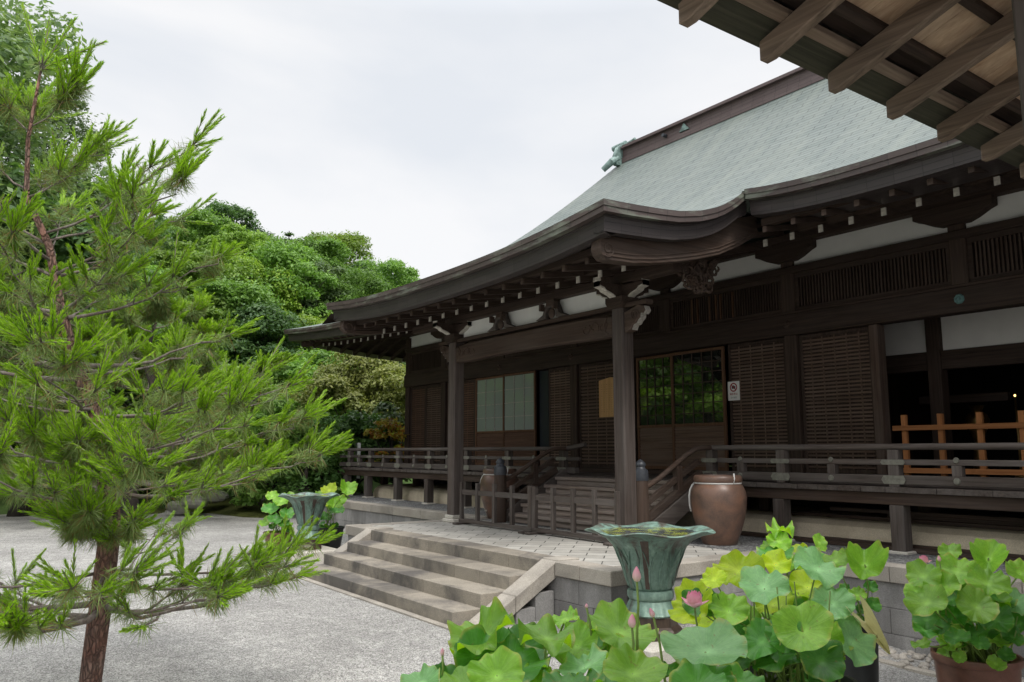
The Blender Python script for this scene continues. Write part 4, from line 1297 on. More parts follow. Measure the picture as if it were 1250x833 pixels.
# ================================================================= GATE ROOF over the viewer's right
GX, GZ_ = -1.88, 3.35
gate = thing('gate_roof', 'open timber gate roof with plank ceiling and weathered rafters overhead', 'gate', (0.3,3.5,-0.26))
sl = 0.345
def gzr(x): return GZ_+0.055+(x-GX)*sl
GY0, GY1 = 0.55, 7.9
for side in (1,-1):
    def gx(x): return x if side == 1 else 0.9*2-x
    b = MB()
    def slab(x0,x1,dz0,dz1,y0=GY0,y1=GY1,mb=None):
        xs = [gx(x0),gx(x1)]
        (mb or b).hexa([(xs[0],y0,gzr(x0)+dz0),(xs[1],y0,gzr(x1)+dz0),(xs[1],y1,gzr(x1)+dz0),(xs[0],y1,gzr(x0)+dz0),
                (xs[0],y0,gzr(x0)+dz1),(xs[1],y0,gzr(x1)+dz1),(xs[1],y1,gzr(x1)+dz1),(xs[0],y1,gzr(x0)+dz1)])
    # planks run up the slope, one board after another
    y = GY0; bb = b
    while y < GY1:
        w_ = rng.uniform(0.17,0.23); slab(-1.66,0.9,0.085,0.105,y+0.0015,min(y+w_,GY1)-0.0015); y += w_
    b.build('ceiling_planks', M['board_tan'], gate)
    e = MB(); slab(-1.972,-1.80,0.075,0.1,mb=e); e.build('eave_board', M['board_fascia'], gate)
    e = MB(); slab(-1.80,-1.66,0.115,0.13,mb=e); e.build('dark_gap_strip', M['dark_y'], gate)  # dark strip stands in for the shaded gap between the battens
    e = MB(); slab(-2.005,0.9,0.135,0.2,GY0-0.1,GY1+0.1,mb=e); e.build('roof_sheet', M['eave1'], gate)
    for x0,x1,mt in ((-1.83,-1.785,'gate_y'),(-1.70,-1.655,'dark_y'),(-1.44,-1.40,'dark_y'),(-1.19,-1.15,'dark_y'),(-0.94,-0.90,'dark_y'),(-0.69,-0.65,'dark_y'),(-0.44,-0.4,'dark_y'),(-0.19,-0.15,'dark_y'),(0.06,0.1,'dark_y'),(0.31,0.35,'dark_y'),(0.56,0.6,'dark_y')):
        e = MB(); slab(x0,x1,0.052,0.084,mb=e); e.build('ceiling_batten', M[mt], gate, bevel=0.004)
    y = GY0+0.17
    yy0 = 4.1435-0.4875*7
    for i in range(16):
        y = yy0+0.4875*i
        r_ = MB(); hw = 0.026
        x0 = GX-0.02
        ends = [(x0+0.02,-0.062),(x0-0.012,-0.03),(x0-0.012,0.05)]
        poly = [(gx(x0+0.02),gzr(x0+0.02)-0.05),(gx(0.9),gzr(0.9)-0.05),(gx(0.9),gzr(0.9)+0.05),(gx(x0-0.03),gzr(x0-0.03)+0.05),(gx(x0-0.03),gzr(x0-0.03)-0.036)]
        if side == -1: poly = poly[::-1]
        r_.prism(poly,'y',y-hw,y+hw)
        r_.build('gate_rafter', M['gate_x'], gate, bevel=0.005)
for y in (2.95,6.6):
    for x in (-0.99,2.79):
        m = MB(); m.box(x-0.08,x+0.08,y-0.08,y+0.08,-0.26,gzr(min(x,1.8-x))+0.02); m.build('gate_post', M['grey_z'], gate, bevel=0.012)
for x in (-0.99,2.79):
    m = MB(); m.box(x-0.07,x+0.07,GY0+0.2,GY1-0.2,gzr(min(x,1.8-x))-0.23,gzr(min(x,1.8-x))-0.066); m.build('gate_purlin', M['gate_y'], gate, bevel=0.01)

# ================================================================= BARRIERS
def barrier(x0, x1, n, y, label, thick_end):
    t = thing('low_fence', label, 'fence', ((x0+x1)/2,y,PZ), 'low timber fences across the stairs')
    for i in range(n):
        x = lerp(x0,x1,i/(n-1)); w_ = 0.052 if (i == thick_end) else 0.031
        m = MB(); m.box(x-w_,x+w_,y-0.03,y+0.03,PZ+0.03,PZ+0.67+rng.uniform(-.008,.008)); m.build('upright', M['grey_z'], t, bevel=0.005)
    m = MB(); m.box(x0-0.02,x1+0.02,y-0.018,y+0.018,PZ+0.475,PZ+0.555); m.build('cross_rail', M['grey_x'], t, bevel=0.004)
    m = MB(); m.box(x0-0.05,x1+0.06,y-0.035,y+0.035,PZ+0.025,PZ+0.085); m.build('bottom_sill', M['grey_x'], t, bevel=0.006)
    for x in (x0+0.04,x1-0.04):
        m = MB(); m.box(x-0.06,x+0.06,y-0.17,y+0.17,PZ-0.002,PZ+0.03); m.build('foot', M['grey_y'], t, bevel=0.006)
barrier(-11.32,-9.44,5,7.15,'weathered low fence section beside the left porch column',4)
barrier(-9.36,-7.62,5,7.15,'weathered low fence section beside the right porch column',0)
# orange cedar barrier in the open doorway
t = thing('doorway_barrier', 'fresh orange cedar barrier standing in the open hall doorway', 'barrier', (-4.9,11.1,DZ))
for i in range(10):
    x = -5.935+0.503*i
    m = MB(); m.box(x-0.035,x+0.035,11.06,11.12,DZ+0.004,2.265); m.build('upright', M['orange_z'], t, bevel=0.004)
m = MB(); m.box(-6.08,-1.2,11.02,11.057,2.045,2.115); m.build('cross_rail', M['orange_x'], t, bevel=0.003)
m = MB(); m.box(-6.08,-1.2,11.02,11.057,1.46,1.53); m.build('lower_rail', M['orange_x'], t, bevel=0.003)

# ================================================================= WATER JARS
def jar(loc, label):
    t = thing('water_jar', label, 'jar', loc)
    prof = [(0.0,0.0),(0.235,0.0),(0.25,0.02),(0.31,0.16),(0.37,0.34),(0.405,0.52),(0.41,0.62),(0.395,0.70),(0.355,0.775),(0.325,0.80),(0.318,0.815)]
    m = MB(); m.lathe(prof,loc,48); m.build('body', M['jar'], t, smooth=True, angle=60)
    m = MB(); m.lathe([(0.31,0.812),(0.345,0.815),(0.356,0.84),(0.35,0.885),(0.33,0.905),(0.29,0.905),(0.28,0.88),(0.28,0.6)],loc,48); m.build('rim', M['jar'], t, smooth=True, angle=50)
    m = MB(); m.lathe([(0.0,0.84),(0.281,0.84)],loc,32); m.build('water', M['water'], t)
    m = MB(); pts = [(loc[0]+0.334*math.cos(a),loc[1]+0.334*math.sin(a),loc[2]+0.802) for a in [2*math.pi*i/40 for i in range(41)]]
    m.tube(pts,0.011,6)
    d = Vector((-0.8,-0.6,0)).normalized()
    A = R(215)
    def rp(a,r,z): return (loc[0]+r*math.cos(a),loc[1]+r*math.sin(a),loc[2]+z)
    m.tube([rp(A,0.34,0.805),rp(A+.03,0.375,0.77),rp(A+.05,0.412,0.70),rp(A+.06,0.424,0.62),rp(A+.05,0.42,0.5),rp(A+.04,0.4,0.42)],0.014,6)
    m.tube([rp(R(350),0.34,0.805),rp(R(352),0.352,0.87),rp(R(354),0.33,0.93)],0.011,6)
    m.build('rope', M['rope'], t, smooth=True)
    for a,z in ((R(245),0.18),(R(250),0.15),(R(262),0.15)):
        m = MB(); rr = 0.31 if z > .16 else 0.305; m.ball((loc[0]+rr*math.cos(a),loc[1]+rr*math.sin(a),loc[2]+z),0.018,1,1,1,8,5); m.build('glaze_chip', M['base_stone'], t, smooth=True)
    for ch in t.children: ch.scale = (0.87,0.87,0.97)
    return t
jar((-6.98,8.33,PZ-0.012), 'large brown ceramic water jar with white rope beside the stair foot')
jar((-11.95,8.35,PZ-0.012), 'reddish ceramic jar mostly hidden behind the dark left newel post')

# ================================================================= BRONZE LOTUS URNS
def urn(loc, label, rot, brownp):
    t = thing('bronze_urn', label, 'urn', loc, 'lobed bronze urns flanking the steps')
    t.rotation_euler = (0,0,0)
    L = Vector(loc)
    def lob(a, i, r, z):
        k = max(0.0,(z-0.43)/0.5)
        f = 1+0.022*k*math.cos(8*(a-rot)) + 0.02*k**3*math.cos(4*(a-rot))
        zz = z + 0.018*max(0,k-0.55)*2*math.cos(6*(a-rot)+0.6) if z > 0.5 else z
        return r*f, zz
    prof = [(0.175,0.405),(0.20,0.43),(0.222,0.50),(0.25,0.60),(0.285,0.70),(0.325,0.79),(0.385,0.86),(0.47,0.905),(0.565,0.928),(0.577,0.936),(0.565,0.944),(0.50,0.93),(0.47,0.915),(0.45,0.905)]
    m = MB(); m.lathe(prof,loc,96,0,lob); m.build('bowl', M['bronze'], t, smooth=True, angle=70)
    # petal ribs cast in relief, with broad brown streaks between
    m = MB(); bp = MB()
    pf = [(0.20,0.43),(0.222,0.50),(0.25,0.60),(0.285,0.70),(0.325,0.79),(0.385,0.86)]
    for k in range(16):
        a = rot+2*math.pi*k/16; pts = []
        for r,z in pf[:-1]:
            rr,zz = lob(a,0,r,z); pts.append((loc[0]+(rr+0.001)*math.cos(a+0.05*math.sin(z*20)),loc[1]+(rr+0.001)*math.sin(a+0.05*math.sin(z*20)),loc[2]+zz))
        m.tube(pts,[0.006,0.008,0.009,0.008,0.004],6)
        if k % 2 == 0:   # petal tips and branching veins
            for s in (-1,1):
                pts = []
                for q,(r,z) in enumerate(((0.25,0.60),(0.275,0.66),(0.30,0.72),(0.32,0.77))):
                    aa = a+s*(0.02+q*0.055); rr,zz = lob(aa,0,r,z); pts.append((loc[0]+(rr+.002)*math.cos(aa),loc[1]+(rr+.002)*math.sin(aa),loc[2]+zz))
                m.tube(pts,[0.007,0.007,0.006,0.003],6)
    m.build('petal_relief', M['bronze'], t, smooth=True)
    for a in brownp:
        bp = MB(); P = []
        for r,z in pf:
            row = []
            for q in range(5):
                aa = a+(q-2)*0.055*(0.9 if z > 0.5 else 0.8); rr,zz = lob(aa,0,r,z); row.append((loc[0]+(rr+.004)*math.cos(aa),loc[1]+(rr+.004)*math.sin(aa),loc[2]+zz))
            P.append(row)
        bp.grid(P); bp.build('brown_streak', M['bronze_brown'], t, smooth=True)
    m = MB(); m.lathe([(0.0,0.915),(0.30,0.915),(0.475,0.918)],loc,40); m.build('water', M['water'], t)
    m = MB(); m.lathe([(0.175,0.41),(0.205,0.405),(0.213,0.385),(0.213,0.345),(0.2,0.325),(0.19,0.32)],loc,48); m.build('neck_ring', M['bronze'], t, smooth=True, angle=40)
    def sc(a,i,r,z): return r*(1+0.03*(1 if i in (2,3) else 0)*math.cos(18*a)), z
    m = MB(); m.lathe([(0.185,0.325),(0.2,0.30),(0.225,0.235),(0.245,0.2),(0.23,0.185)],loc,96,0,sc); m.build('flared_foot', M['bronze'], t, smooth=True, angle=50)
    m = MB(); m.lathe([(0.0,0.19),(0.235,0.188),(0.24,0.18),(0.24,0.10),(0.265,0.08),(0.28,0.06),(0.285,0.0)],loc,8); m.build('octagonal_plinth', M['bronze_brown'], t)
    return t
UR, UL = (-5.41,5.47,0.10), (-13.2,5.28,0.14)
ua = math.atan2(-UR[1],-UR[0])
urn(UR, 'green bronze lotus urn in front of the platform corner, nearest the viewer', ua, [ua-0.12, ua+2.0, ua-2.2])
ua2 = math.atan2(-UL[1],-UL[0])
uL_ = urn(UL, 'dark bronze lotus urn standing left of the stone steps', ua2+0.2, [ua2+0.28, ua2-0.35, ua2+2.4])
uL_.scale = (0.87,0.87,0.95)
for loc,lab,zb in ((UR,'pale square stone slab under the nearest bronze urn',-0.25),(UL,'pale square stone slab under the far bronze urn',-0.1)):
    m = MB(); m.box(loc[0]-0.42,loc[0]+0.42,loc[1]-0.42,loc[1]+0.42,zb,loc[2]-0.002)
    tag(m.build('plinth_slab', M['base_stone'], None, bevel=0.02, origin=(loc[0],loc[1],zb)), lab, 'stone slab')

# ================================================================= SIGNS
def text_mesh(s, size, mat, name, parent, loc, rot=(R(90),0,0), align='CENTER', extrude=0.0008):
    cu = bpy.data.curves.new(name,'FONT'); cu.body = s; cu.size = size; cu.extrude = extrude
    cu.align_x = align; cu.align_y = 'CENTER'; cu.resolution_u = 2
    tmp = bpy.data.objects.new(name,cu); COL.objects.link(tmp)
    dg = bpy.context.evaluated_depsgraph_get()
    me = bpy.data.meshes.new_from_object(tmp.evaluated_get(dg))
    bpy.data.objects.remove(tmp)
    me.materials.clear(); me.materials.append(mat)
    o = link(bpy.data.objects.new(name,me)); o.parent = parent
    o.location = Vector(loc)-ORG[parent]; o.rotation_euler = rot; ORG[o] = ORG[parent]
    return o
# prohibition notice on the slatted wall
sx, sy, sz = -8.755, YW-0.02, 2.772
t = thing('notice_board', 'small white notice with red prohibition circle on the slatted wall', 'sign', (sx,sy,sz-0.16))
m = MB(); m.box(sx-0.12,sx+0.12,sy-0.006,sy,sz-0.16,sz+0.16); m.build('panel', M['sign_white'], t)
m = MB(); n = 40; yf = sy-0.008
ring = [(math.cos(2*math.pi*i/n),math.sin(2*math.pi*i/n)) for i in range(n)]
zc_ = sz+0.06
for i in range(n):
    c0, c1 = ring[i], ring[(i+1)%n]
    m.quad((sx+c0[0]*0.076,yf,zc_+c0[1]*0.076),(sx+c1[0]*0.076,yf,zc_+c1[1]*0.076),(sx+c1[0]*0.055,yf,zc_+c1[1]*0.055),(sx+c0[0]*0.055,yf,zc_+c0[1]*0.055))
m.bar((sx-0.042,yf-0.001,zc_+0.042),(sx+0.042,yf-0.001,zc_-0.042),0.001,0.016,up=(1,0,1))
m.build('prohibition_ring', M['sign_red'], t)
m = MB(); m.box(sx-0.038,sx+0.038,yf+0.0005,yf+0.001,zc_-0.024,zc_+0.02); m.box(sx-0.014,sx+0.014,yf+0.0005,yf+0.001,zc_+0.02,zc_+0.032)
m.build('camera_pictogram', M['ink'], t)
text_mesh('撮影禁止', 0.042, M['sign_red'], 'red_lettering', t, (sx,yf,sz-0.055))
text_mesh('堂内撮影', 0.034, M['sign_green'], 'pale_lettering', t, (sx,yf,sz-0.115))
# wooden plaque with faded calligraphy
px_, pz_ = -11.78, 2.83
t = thing('wooden_plaque', 'pale wooden plaque with pointed top and faded writing on dark door', 'plaque', (px_,YW-0.03,pz_-0.4))
m = MB(); m.prism([(px_-0.34,pz_-0.39),(px_+0.34,pz_-0.39),(px_+0.34,pz_+0.35),(px_,pz_+0.405),(px_-0.34,pz_+0.35)],'y',YW-0.045,YW-0.015); m.build('board', M['plaque'], t, bevel=0.004)
# columns of tiny unreadable brush characters
m = MB()
for c_ in range(8):
    x = px_+0.27-c_*0.075; z = pz_+0.26
    while z > pz_-0.24-0.1*rng.random():
        for q in range(3):
            a = rng.uniform(0,3.14); L = rng.uniform(0.008,0.016)
            m.bar((x-L*math.cos(a)+rng.uniform(-.008,.008),YW-0.0462,z-L*math.sin(a)),(x+L*math.cos(a),YW-0.0462,z+L*math.sin(a)),0.001,0.004,up=(1,0,0.3))
        z -= 0.045
m.build('faded_brush_marks', M['ink_brown'], t)
# white signpost at the left end of the veranda
q = Vector((-20.85,9.75,DZ))
t = thing('white_signboard', 'narrow white signboard with dark characters at the veranda end', 'sign', tuple(q))
m = MB(); m.bar((q.x,q.y,1.02),(q.x,q.y,2.0),0.16,0.03,up=(0,1,0)); m.build('board', M['sign_white'], t)
for z_,s in ((1.93,'順'),(1.70,'路')):
    text_mesh(s,0.13,M['ink'],'dark_character',t,(q.x+0.02,q.y-0.017,z_) if False else (q.x,q.y-0.085,z_))
# tiny lamp glowing at the altar
lp = at(1239,483,13.1)
t = thing('altar_lamp', 'tiny glowing lamp on dark stand deep inside the hall', 'lamp', (lp.x,lp.y,DZ))
m = MB(); m.lathe([(0.0,0),(0.1,0),(0.09,0.03),(0.02,0.06),(0.016,lp.z-DZ-0.05),(0.05,lp.z-DZ-0.03),(0.0,lp.z-DZ-0.028)],(lp.x,lp.y,DZ),12); m.build('stand', M['gold'], t, smooth=True)
m = MB(); m.ball((lp.x,lp.y,lp.z),0.015,1,1,1.3,10,6); m.build('flame', M['glow'], t, smooth=True)
tl = Vector((lp.x-0.7,lp.y+0.2,DZ))
t = thing('altar_vase', 'dark brass flower vase in the dim hall interior', 'vase', tuple(tl))
m = MB(); m.lathe([(0,0),(0.12,0),(0.1,0.4),(0.06,0.55),(0.14,0.8),(0.19,0.95),(0.15,1.05),(0.08,1.1),(0.12,1.2),(0.0,1.2)],tuple(tl),16); m.build('vase_body', M['gold'], t, smooth=True)
# ================================================================= LOTUS
FH = Vector((-math.sin(R(54.2)), math.cos(R(54.2)), 0))      # horizontal view heading, used only to say which way a leaf leans
def leaf_mesh(r, seed, cup=0.16, wave=0.07, fold=0.0, nr=11, na=80):
    r2 = random.Random(seed); p1, p2, p3 = (r2.uniform(0,6.28) for _ in range(3))
    k1, k2 = r2.choice((3,4,5)), r2.choice((7,8,9,11))
    vs, fs = [(0,0,-0.02*r)], []
    for i in range(1,nr+1):
        t = i/nr
        for k in range(na):
            a = 2*math.pi*k/na
            rim = 1+0.025*math.sin(k2*a+p2)*t+0.07*math.sin(2*a+p3)+0.045*math.sin(3*a+p1)*t+0.006*math.sin(17*a+p1)*t**4
            x, y = r*t*rim*math.cos(a), r*t*rim*math.sin(a)
            z = r*(0.09*t+1.25*cup*t*t - 0.5*cup*t**5 + 0.025*t**6*math.sin(13*a+p3) + 1.35*wave*t**2.2*math.sin(k1*a+p1) + 0.8*wave*t**3.5*math.sin(k2*a+p2) + 0.012*t*math.cos(22*a)*(1-t*0.5))
            if fold: z += fold*abs(x)**1.5/r**0.5 - fold*0.15*r
            vs.append((x,y,z))
    for k in range(na): fs.append((0,1+k,1+(k+1)%na))
    for i in range(nr-1):
        for k in range(na):
            a, b = 1+i*na+k, 1+i*na+(k+1)%na
            fs.append((a,a+na,b+na,b))
    me = bpy.data.meshes.new('lotus_leaf'); me.from_pydata(vs,[],fs)
    me.polygons.foreach_set("use_smooth",[True]*len(fs)); me.update()
    ra = me.attributes.new('rad','FLOAT','POINT'); ra.data.foreach_set('value',[0.0]+[i/nr for i in range(1,nr+1) for _ in range(na)])
    return me
LSEED = [100]
def lotus(label, pot_c, leaves, filler=(), group=None, tf=0.74):
    """leaves: (px,py,depth,rpx,tilt,roll,material[,cup,wave,fold])"""
    t = thing('lotus_plant', label, 'lotus', pot_c, group)
    O = Vector(pot_c); stems = []
    def leaf(c, r, tilt, roll, mat, cup=0.16, wave=0.08, fold=0.0):
        LSEED[0] += 1
        me = leaf_mesh(r, LSEED[0], cup*1.15, wave*1.3, fold); me.materials.append(M[mat])
        toc = Vector((-c.x,-c.y,0)).normalized(); rt = Vector((-toc.y,toc.x,0))
        n = (Vector((0,0,1))*math.cos(R(tilt))+toc*math.sin(R(tilt)))*math.cos(R(roll))+rt*math.sin(R(roll))
        q = n.to_track_quat('Z','Y'); 
        o = link(bpy.data.objects.new('lotus_leaf',me)); o.parent = t; o.location = c-O
        o.rotation_mode = 'QUATERNION'; o.rotation_quaternion = q @ Matrix.Rotation(rng.uniform(0,6.28),4,'Z').to_quaternion()
        ORG[o] = O
        # stem from the leaf's centre down to the pot
        b = O+Vector((rng.uniform(-.12,.12),rng.uniform(-.12,.12),0))
        if (c-b).length > 0.12:
            mid = (c+b)/2+Vector((rng.uniform(-.04,.04),rng.uniform(-.04,.04),0.06))
            top = c-n*0.02*r
            m = MB(); m.tube([b,lerp(b,mid,.5)+Vector((0,0,.02)),mid,lerp(mid,top,.6)-n*0.02,top],[.0065,.006,.0055,.005,.0045],6)
            m.build('leaf_stem', M['stem'], t, smooth=True)
    for L in leaves:
        px,py,dp,rp,tilt,roll,mat = L[:7]
        leaf(at(px,py,dp), 0.87*rp*dp/976.0, tilt*tf, roll, mat, *L[7:])
    for (n, rad, h0, h1, r0, r1, mats) in filler:
        for i in range(n):
            a = rng.uniform(0,6.28); q = rad*math.sqrt(rng.random())
            leaf(O+Vector((q*math.cos(a),q*math.sin(a),rng.uniform(h0,h1))), rng.uniform(r0,r1), rng.uniform(5,50), rng.uniform(-35,35), rng.choice(mats))
    return t
def bud(t, tip, base, L, w, tilt=(0,0,1)):
    d = Vector(tilt).normalized(); m = MB()
    prof = [(0.0,0.0),(0.32,0.08),(0.5,0.3),(0.46,0.52),(0.3,0.76),(0.1,0.95),(0.0,1.0)]
    q = d.to_track_quat('Z','Y'); n0 = 0; seg = 14
    for i,(r,z) in enumerate(prof):
        for k in range(seg):
            a = 2*math.pi*k/seg; rr = r*w*(1+0.08*math.cos(5*a+z*3))
            m.v.append(tuple(Vector(tip)+q@Vector((rr*math.cos(a),rr*math.sin(a),z*L))))
    for i in range(len(prof)-1):
        for k in range(seg):
            a = i*seg+k; b = i*seg+(k+1)%seg
            m.f.append((a,b,b+seg,a+seg)); m.m.append(0); z0, z1 = prof[i][1]*0.9, prof[i+1][1]*0.9
            m.uv[len(m.f)-1] = ((0,z0),(1,z0),(1,z1),(0,z1))
    bo = m.build('flower_bud', M['petal'], t, smooth=True)
    s = MB(); b, e = Vector(base), Vector(tip)
    s.tube([b,lerp(b,e,.35)+Vector((.01,-.01,0)),lerp(b,e,.7)+Vector((.008,0,0)),e+d*0.004],[.0065,.0055,.005,.0045],7); s.build('bud_stem', M['stem'], t, smooth=True)
def flower(t, c, base, size):
    c = Vector(c); 
    for ring,(n,tilt,L,w) in enumerate(((6,0.25,1.0,0.5),(7,0.55,1.0,0.55),(5,1.25,0.8,0.5))):
        for k in range(n):
            a = 2*math.pi*k/n+ring*0.45; tl = tilt*(1 if k % 3 else 1.15)
            P, U = [], []
            for i in range(7):
                s = i/6; ww = w*size*math.sin(math.pi*(0.12+0.86*s)**0.9)*0.62; row, ur = [], []
                rad = size*(0.1+L*s*math.sin(tl+0.15)) if ring == 2 else size*(0.08+0.42*math.sin(min(1.9,s*2.2))*math.sin(tl)*1.6-0.1*s*s*(1-tl))
                z = size*L*s*math.cos(tl*0.7)
                for j in range(5):
                    u = (j-2)/2; b = ww*u; bow = -0.25*abs(u)**2*ww
                    row.append((c.x+(rad+bow)*math.cos(a)-b*math.sin(a), c.y+(rad+bow)*math.sin(a)+b*math.cos(a), c.z+z+abs(u)**2*0.02*size)); ur.append((u,s))
                P.append(row); U.append(ur)
            m = MB(); m.grid(P,0,U); m.build('petal', M['petal'], t, smooth=True)
    m = MB(); m.lathe([(0.0,0.0),(0.1*size,0.02*size),(0.2*size,0.3*size),(0.0,0.32*size)],tuple(c),12); m.build('seed_pod', M['stem'], t, smooth=True)
    s = MB(); b = Vector(base); s.tube([b,lerp(b,c,.5)+Vector((.01,.0,0)),c],[.007,.006,.005],7); s.build('flower_stem', M['stem'], t, smooth=True)

def pot(loc, r, h, mat, label, cat='pot', rim=0.02, taper=0.72, name='plant_pot'):
    t = thing(name, label, cat, loc)
    m = MB(); m.lathe([(0.0,0),(r*taper,0),(r*taper*1.05,0.02),(r*0.9,h*0.6),(r*0.97,h-2*rim),(r*1.02,h-2*rim+0.004),(r*1.04,h-rim),(r*1.03,h),(r*0.96,h+0.002),(r*0.93,h-0.02),(r*0.9,h-0.1)],loc,48)
    m.build('pot_body', M[mat], t, smooth=True, angle=50)
    m = MB(); m.lathe([(0.0,h-0.06),(r*0.93,h-0.06)],loc,32); m.build('wet_soil', M['soil'], t)
    return t
G, D, B, Y = 'lotus_green','lotus_deep','lotus_blue','lotus_yellow'
# A: nearest clump, bottom of the picture
pA = at(668,905,3.15)
pot((pA.x,pA.y,gz(pA.x,pA.y)-0.005), 0.3, pA.z-gz(pA.x,pA.y)+0.06, 'black_plastic', 'large black tub holding the nearest lotus clump')
A = lotus('nearest lotus clump with broad wavy leaves and pink buds', tuple(pA), [(q[0],q[1]+9)+q[2:] for q in [
 (590,772,3.2,48,30,-22,G,0.3,0.14),(604,788,3.3,42,64,20,D,0.2,0.1),(667,771,3.2,43,14,6,G,0.1,0.14),(690,748,3.55,22,22,-10,G,0.1,0.12),
 (622,808,3.05,52,30,0,D,0.12,0.1),(570,832,2.85,38,30,0,G),(515,826,2.9,30,30,-20,B),(548,818,3.1,24,40,20,D),(640,782,3.45,36,50,30,D),
 (756,764,3.35,48,42,8,G,0.14,0.1),(722,787,3.4,36,40,-20,D,0.12,0.1),(714,806,3.1,36,20,-18,B,0.1,0.1),(773,814,2.85,42,46,4,G,0.2,0.07),
 (862,787,3.3,56,34,-4,B,0.14,0.07),(850,832,2.85,42,40,0,D,0.15,0.08),(745,830,2.9,30,25,-15,D),(690,832,2.8,34,22,0,D),(818,815,3.2,26,20,20,D),
 (655,826,3.0,30,35,12,G),(600,812,3.3,26,35,-30,D),(870,820,3.3,30,45,20,D),(905,826,3.4,30,40,10,D)]],
 [(7,0.3,-0.02,0.12,0.07,0.12,(D,)),(9,0.42,0.12,0.36,0.09,0.14,(D,G,D))], tf=0.6)
bud(A, at(777.5,711,3.2), at(778,800,3.2), 0.062, 0.034)
bud(A, at(771.5,767,3.0), at(772,830,3.0), 0.052, 0.03, (0.05,0,1))
bud(A, at(798,754,3.2), at(817,860,3.2), 0.04, 0.022, (-0.25,-0.3,1))
bud(A, at(540,801,3.1), at(539,850,3.1), 0.03, 0.016)
bud(A, at(716,743,3.3), at(728,820,3.3), 0.02, 0.014)
# B: middle clump with yellow leaves
pB = at(960,835,4.75)
pot((pB.x,pB.y,gz(pB.x,pB.y)-0.005), 0.4, pB.z-gz(pB.x,pB.y)+0.03, 'black_plastic', 'wide black tub under the lotus clump with yellow leaves')
Bp = lotus('tall lotus clump with bright yellow upper leaves and one open pink flower', tuple(pB), [
 (903,697,5.1,32,60,-12,Y,0.1,0.1),(947,689,5.2,22,52,10,Y,0.1,0.1),(872,708,5.0,19,50,-10,Y,0.15,0.08),(932,718,4.7,36,40,0,B,0.12,0.08),
 (997,696,4.9,35,36,14,B,0.1,0.12),(986,717,5.1,27,48,0,Y,0.12,0.1),(848,742,4.7,34,56,-22,Y,0.35,0.1),(856,738,4.68,25,66,-10,D,0.15,0.1),(889,746,4.6,28,56,14,G,0.16,0.08),
 (1016,738,4.7,29,60,14,B,0.1,0.08),(980,769,4.4,40,62,6,G,0.18,0.06),(930,783,4.45,29,64,-12,D,0.15,0.08),(1040,785,4.6,34,62,34,B,0.15,0.08),
 (1003,808,4.4,34,56,12,D,0.15,0.1),(962,800,4.6,24,50,0,D),(945,738,4.95,27,40,0,Y,0.1,0.1),(915,760,4.9,20,50,0,G),(870,765,4.9,22,45,-10,Y),(985,742,4.95,22,45,10,G),(1026,765,4.85,22,50,20,G),(895,790,4.6,26,55,-20,D)],
 [(6,0.4,0.02,0.2,0.09,0.15,(D,)),(12,0.42,0.25,0.5,0.1,0.15,(D,G,G))])
flower(Bp, at(848,742,4.1), at(856,830,4.3), 0.085)
for i in range(26):
    a = rng.uniform(0,6.28); q = 0.3*math.sqrt(rng.random()); h = rng.uniform(0.25,0.6)
    m = MB(); b = Vector((pB.x+q*math.cos(a),pB.y+q*math.sin(a),pB.z)); e = b+Vector((rng.uniform(-.1,.1),rng.uniform(-.1,.1),h))
    m.tube([b,lerp(b,e,.5)+Vector((rng.uniform(-.02,.02),0,0)),e],[.006,.006,.004],6); m.build('bare_stem', M['stem'], Bp, smooth=True)
# C: plant in a black pot by the block wall
pC = at(1045,768,5.9)
pot((pC.x,pC.y,gz(pC.x,pC.y)), 0.155, pC.z-gz(pC.x,pC.y)+0.05, 'black_plastic', 'round black pot in front of the block wall')
Cp = lotus('lotus with one broad twin-lobed leaf in the round black pot', tuple(pC), [
 (1056,689,5.9,29,58,6,G,0.1,0.1,1.2),(1020,686,6.0,19,50,-10,G,0.1,0.1),(1046,727,5.8,13,50,0,G),(1066,739,5.8,12,50,20,D),(1063,717,6.0,10,60,20,D),(1030,720,6.0,10,40,-20,D),(1035,760,5.75,11,25,-20,G),(1052,745,5.9,9,50,10,D)],
 [(6,0.14,0.0,0.12,0.03,0.06,(D,G))])
m = MB()
dp = at(1068,774,5.2)
me = leaf_mesh(0.1, 991, 0.1, 0.1, 9.0); me.materials.append(M['lotus_dry'])
o = link(bpy.data.objects.new('dry_leaf',me)); o.parent = Cp; o.location = dp-Vector(pC); o.rotation_euler = (R(65),R(-35),R(40)); o.scale = (0.5,1.35,1); o['label'] = 'pale withered leaf folded along its middle'
# D: small plant against the terrace
pD = at(962,735,6.5)
pot((pD.x,pD.y,gz(pD.x,pD.y)), 0.2, pD.z-gz(pD.x,pD.y)+0.05, 'black_plastic', 'black pot hidden behind the yellow-leaved lotus clump')
lotus('small lotus with frilled top leaf below the veranda post', tuple(pD), [
 (952,662,6.5,17,58,0,G,0.1,0.12),(952,648,6.6,19,12,0,G,0.12,0.22),(1000,663,6.5,13,68,40,G,0.1,0.05),(946,679,6.4,24,32,0,D,0.1,0.08),(938,668,6.6,12,40,-20,G),(977,671,6.6,10,62,-10,Y),(990,680,6.4,18,30,0,D),(968,690,6.4,20,30,10,G)])
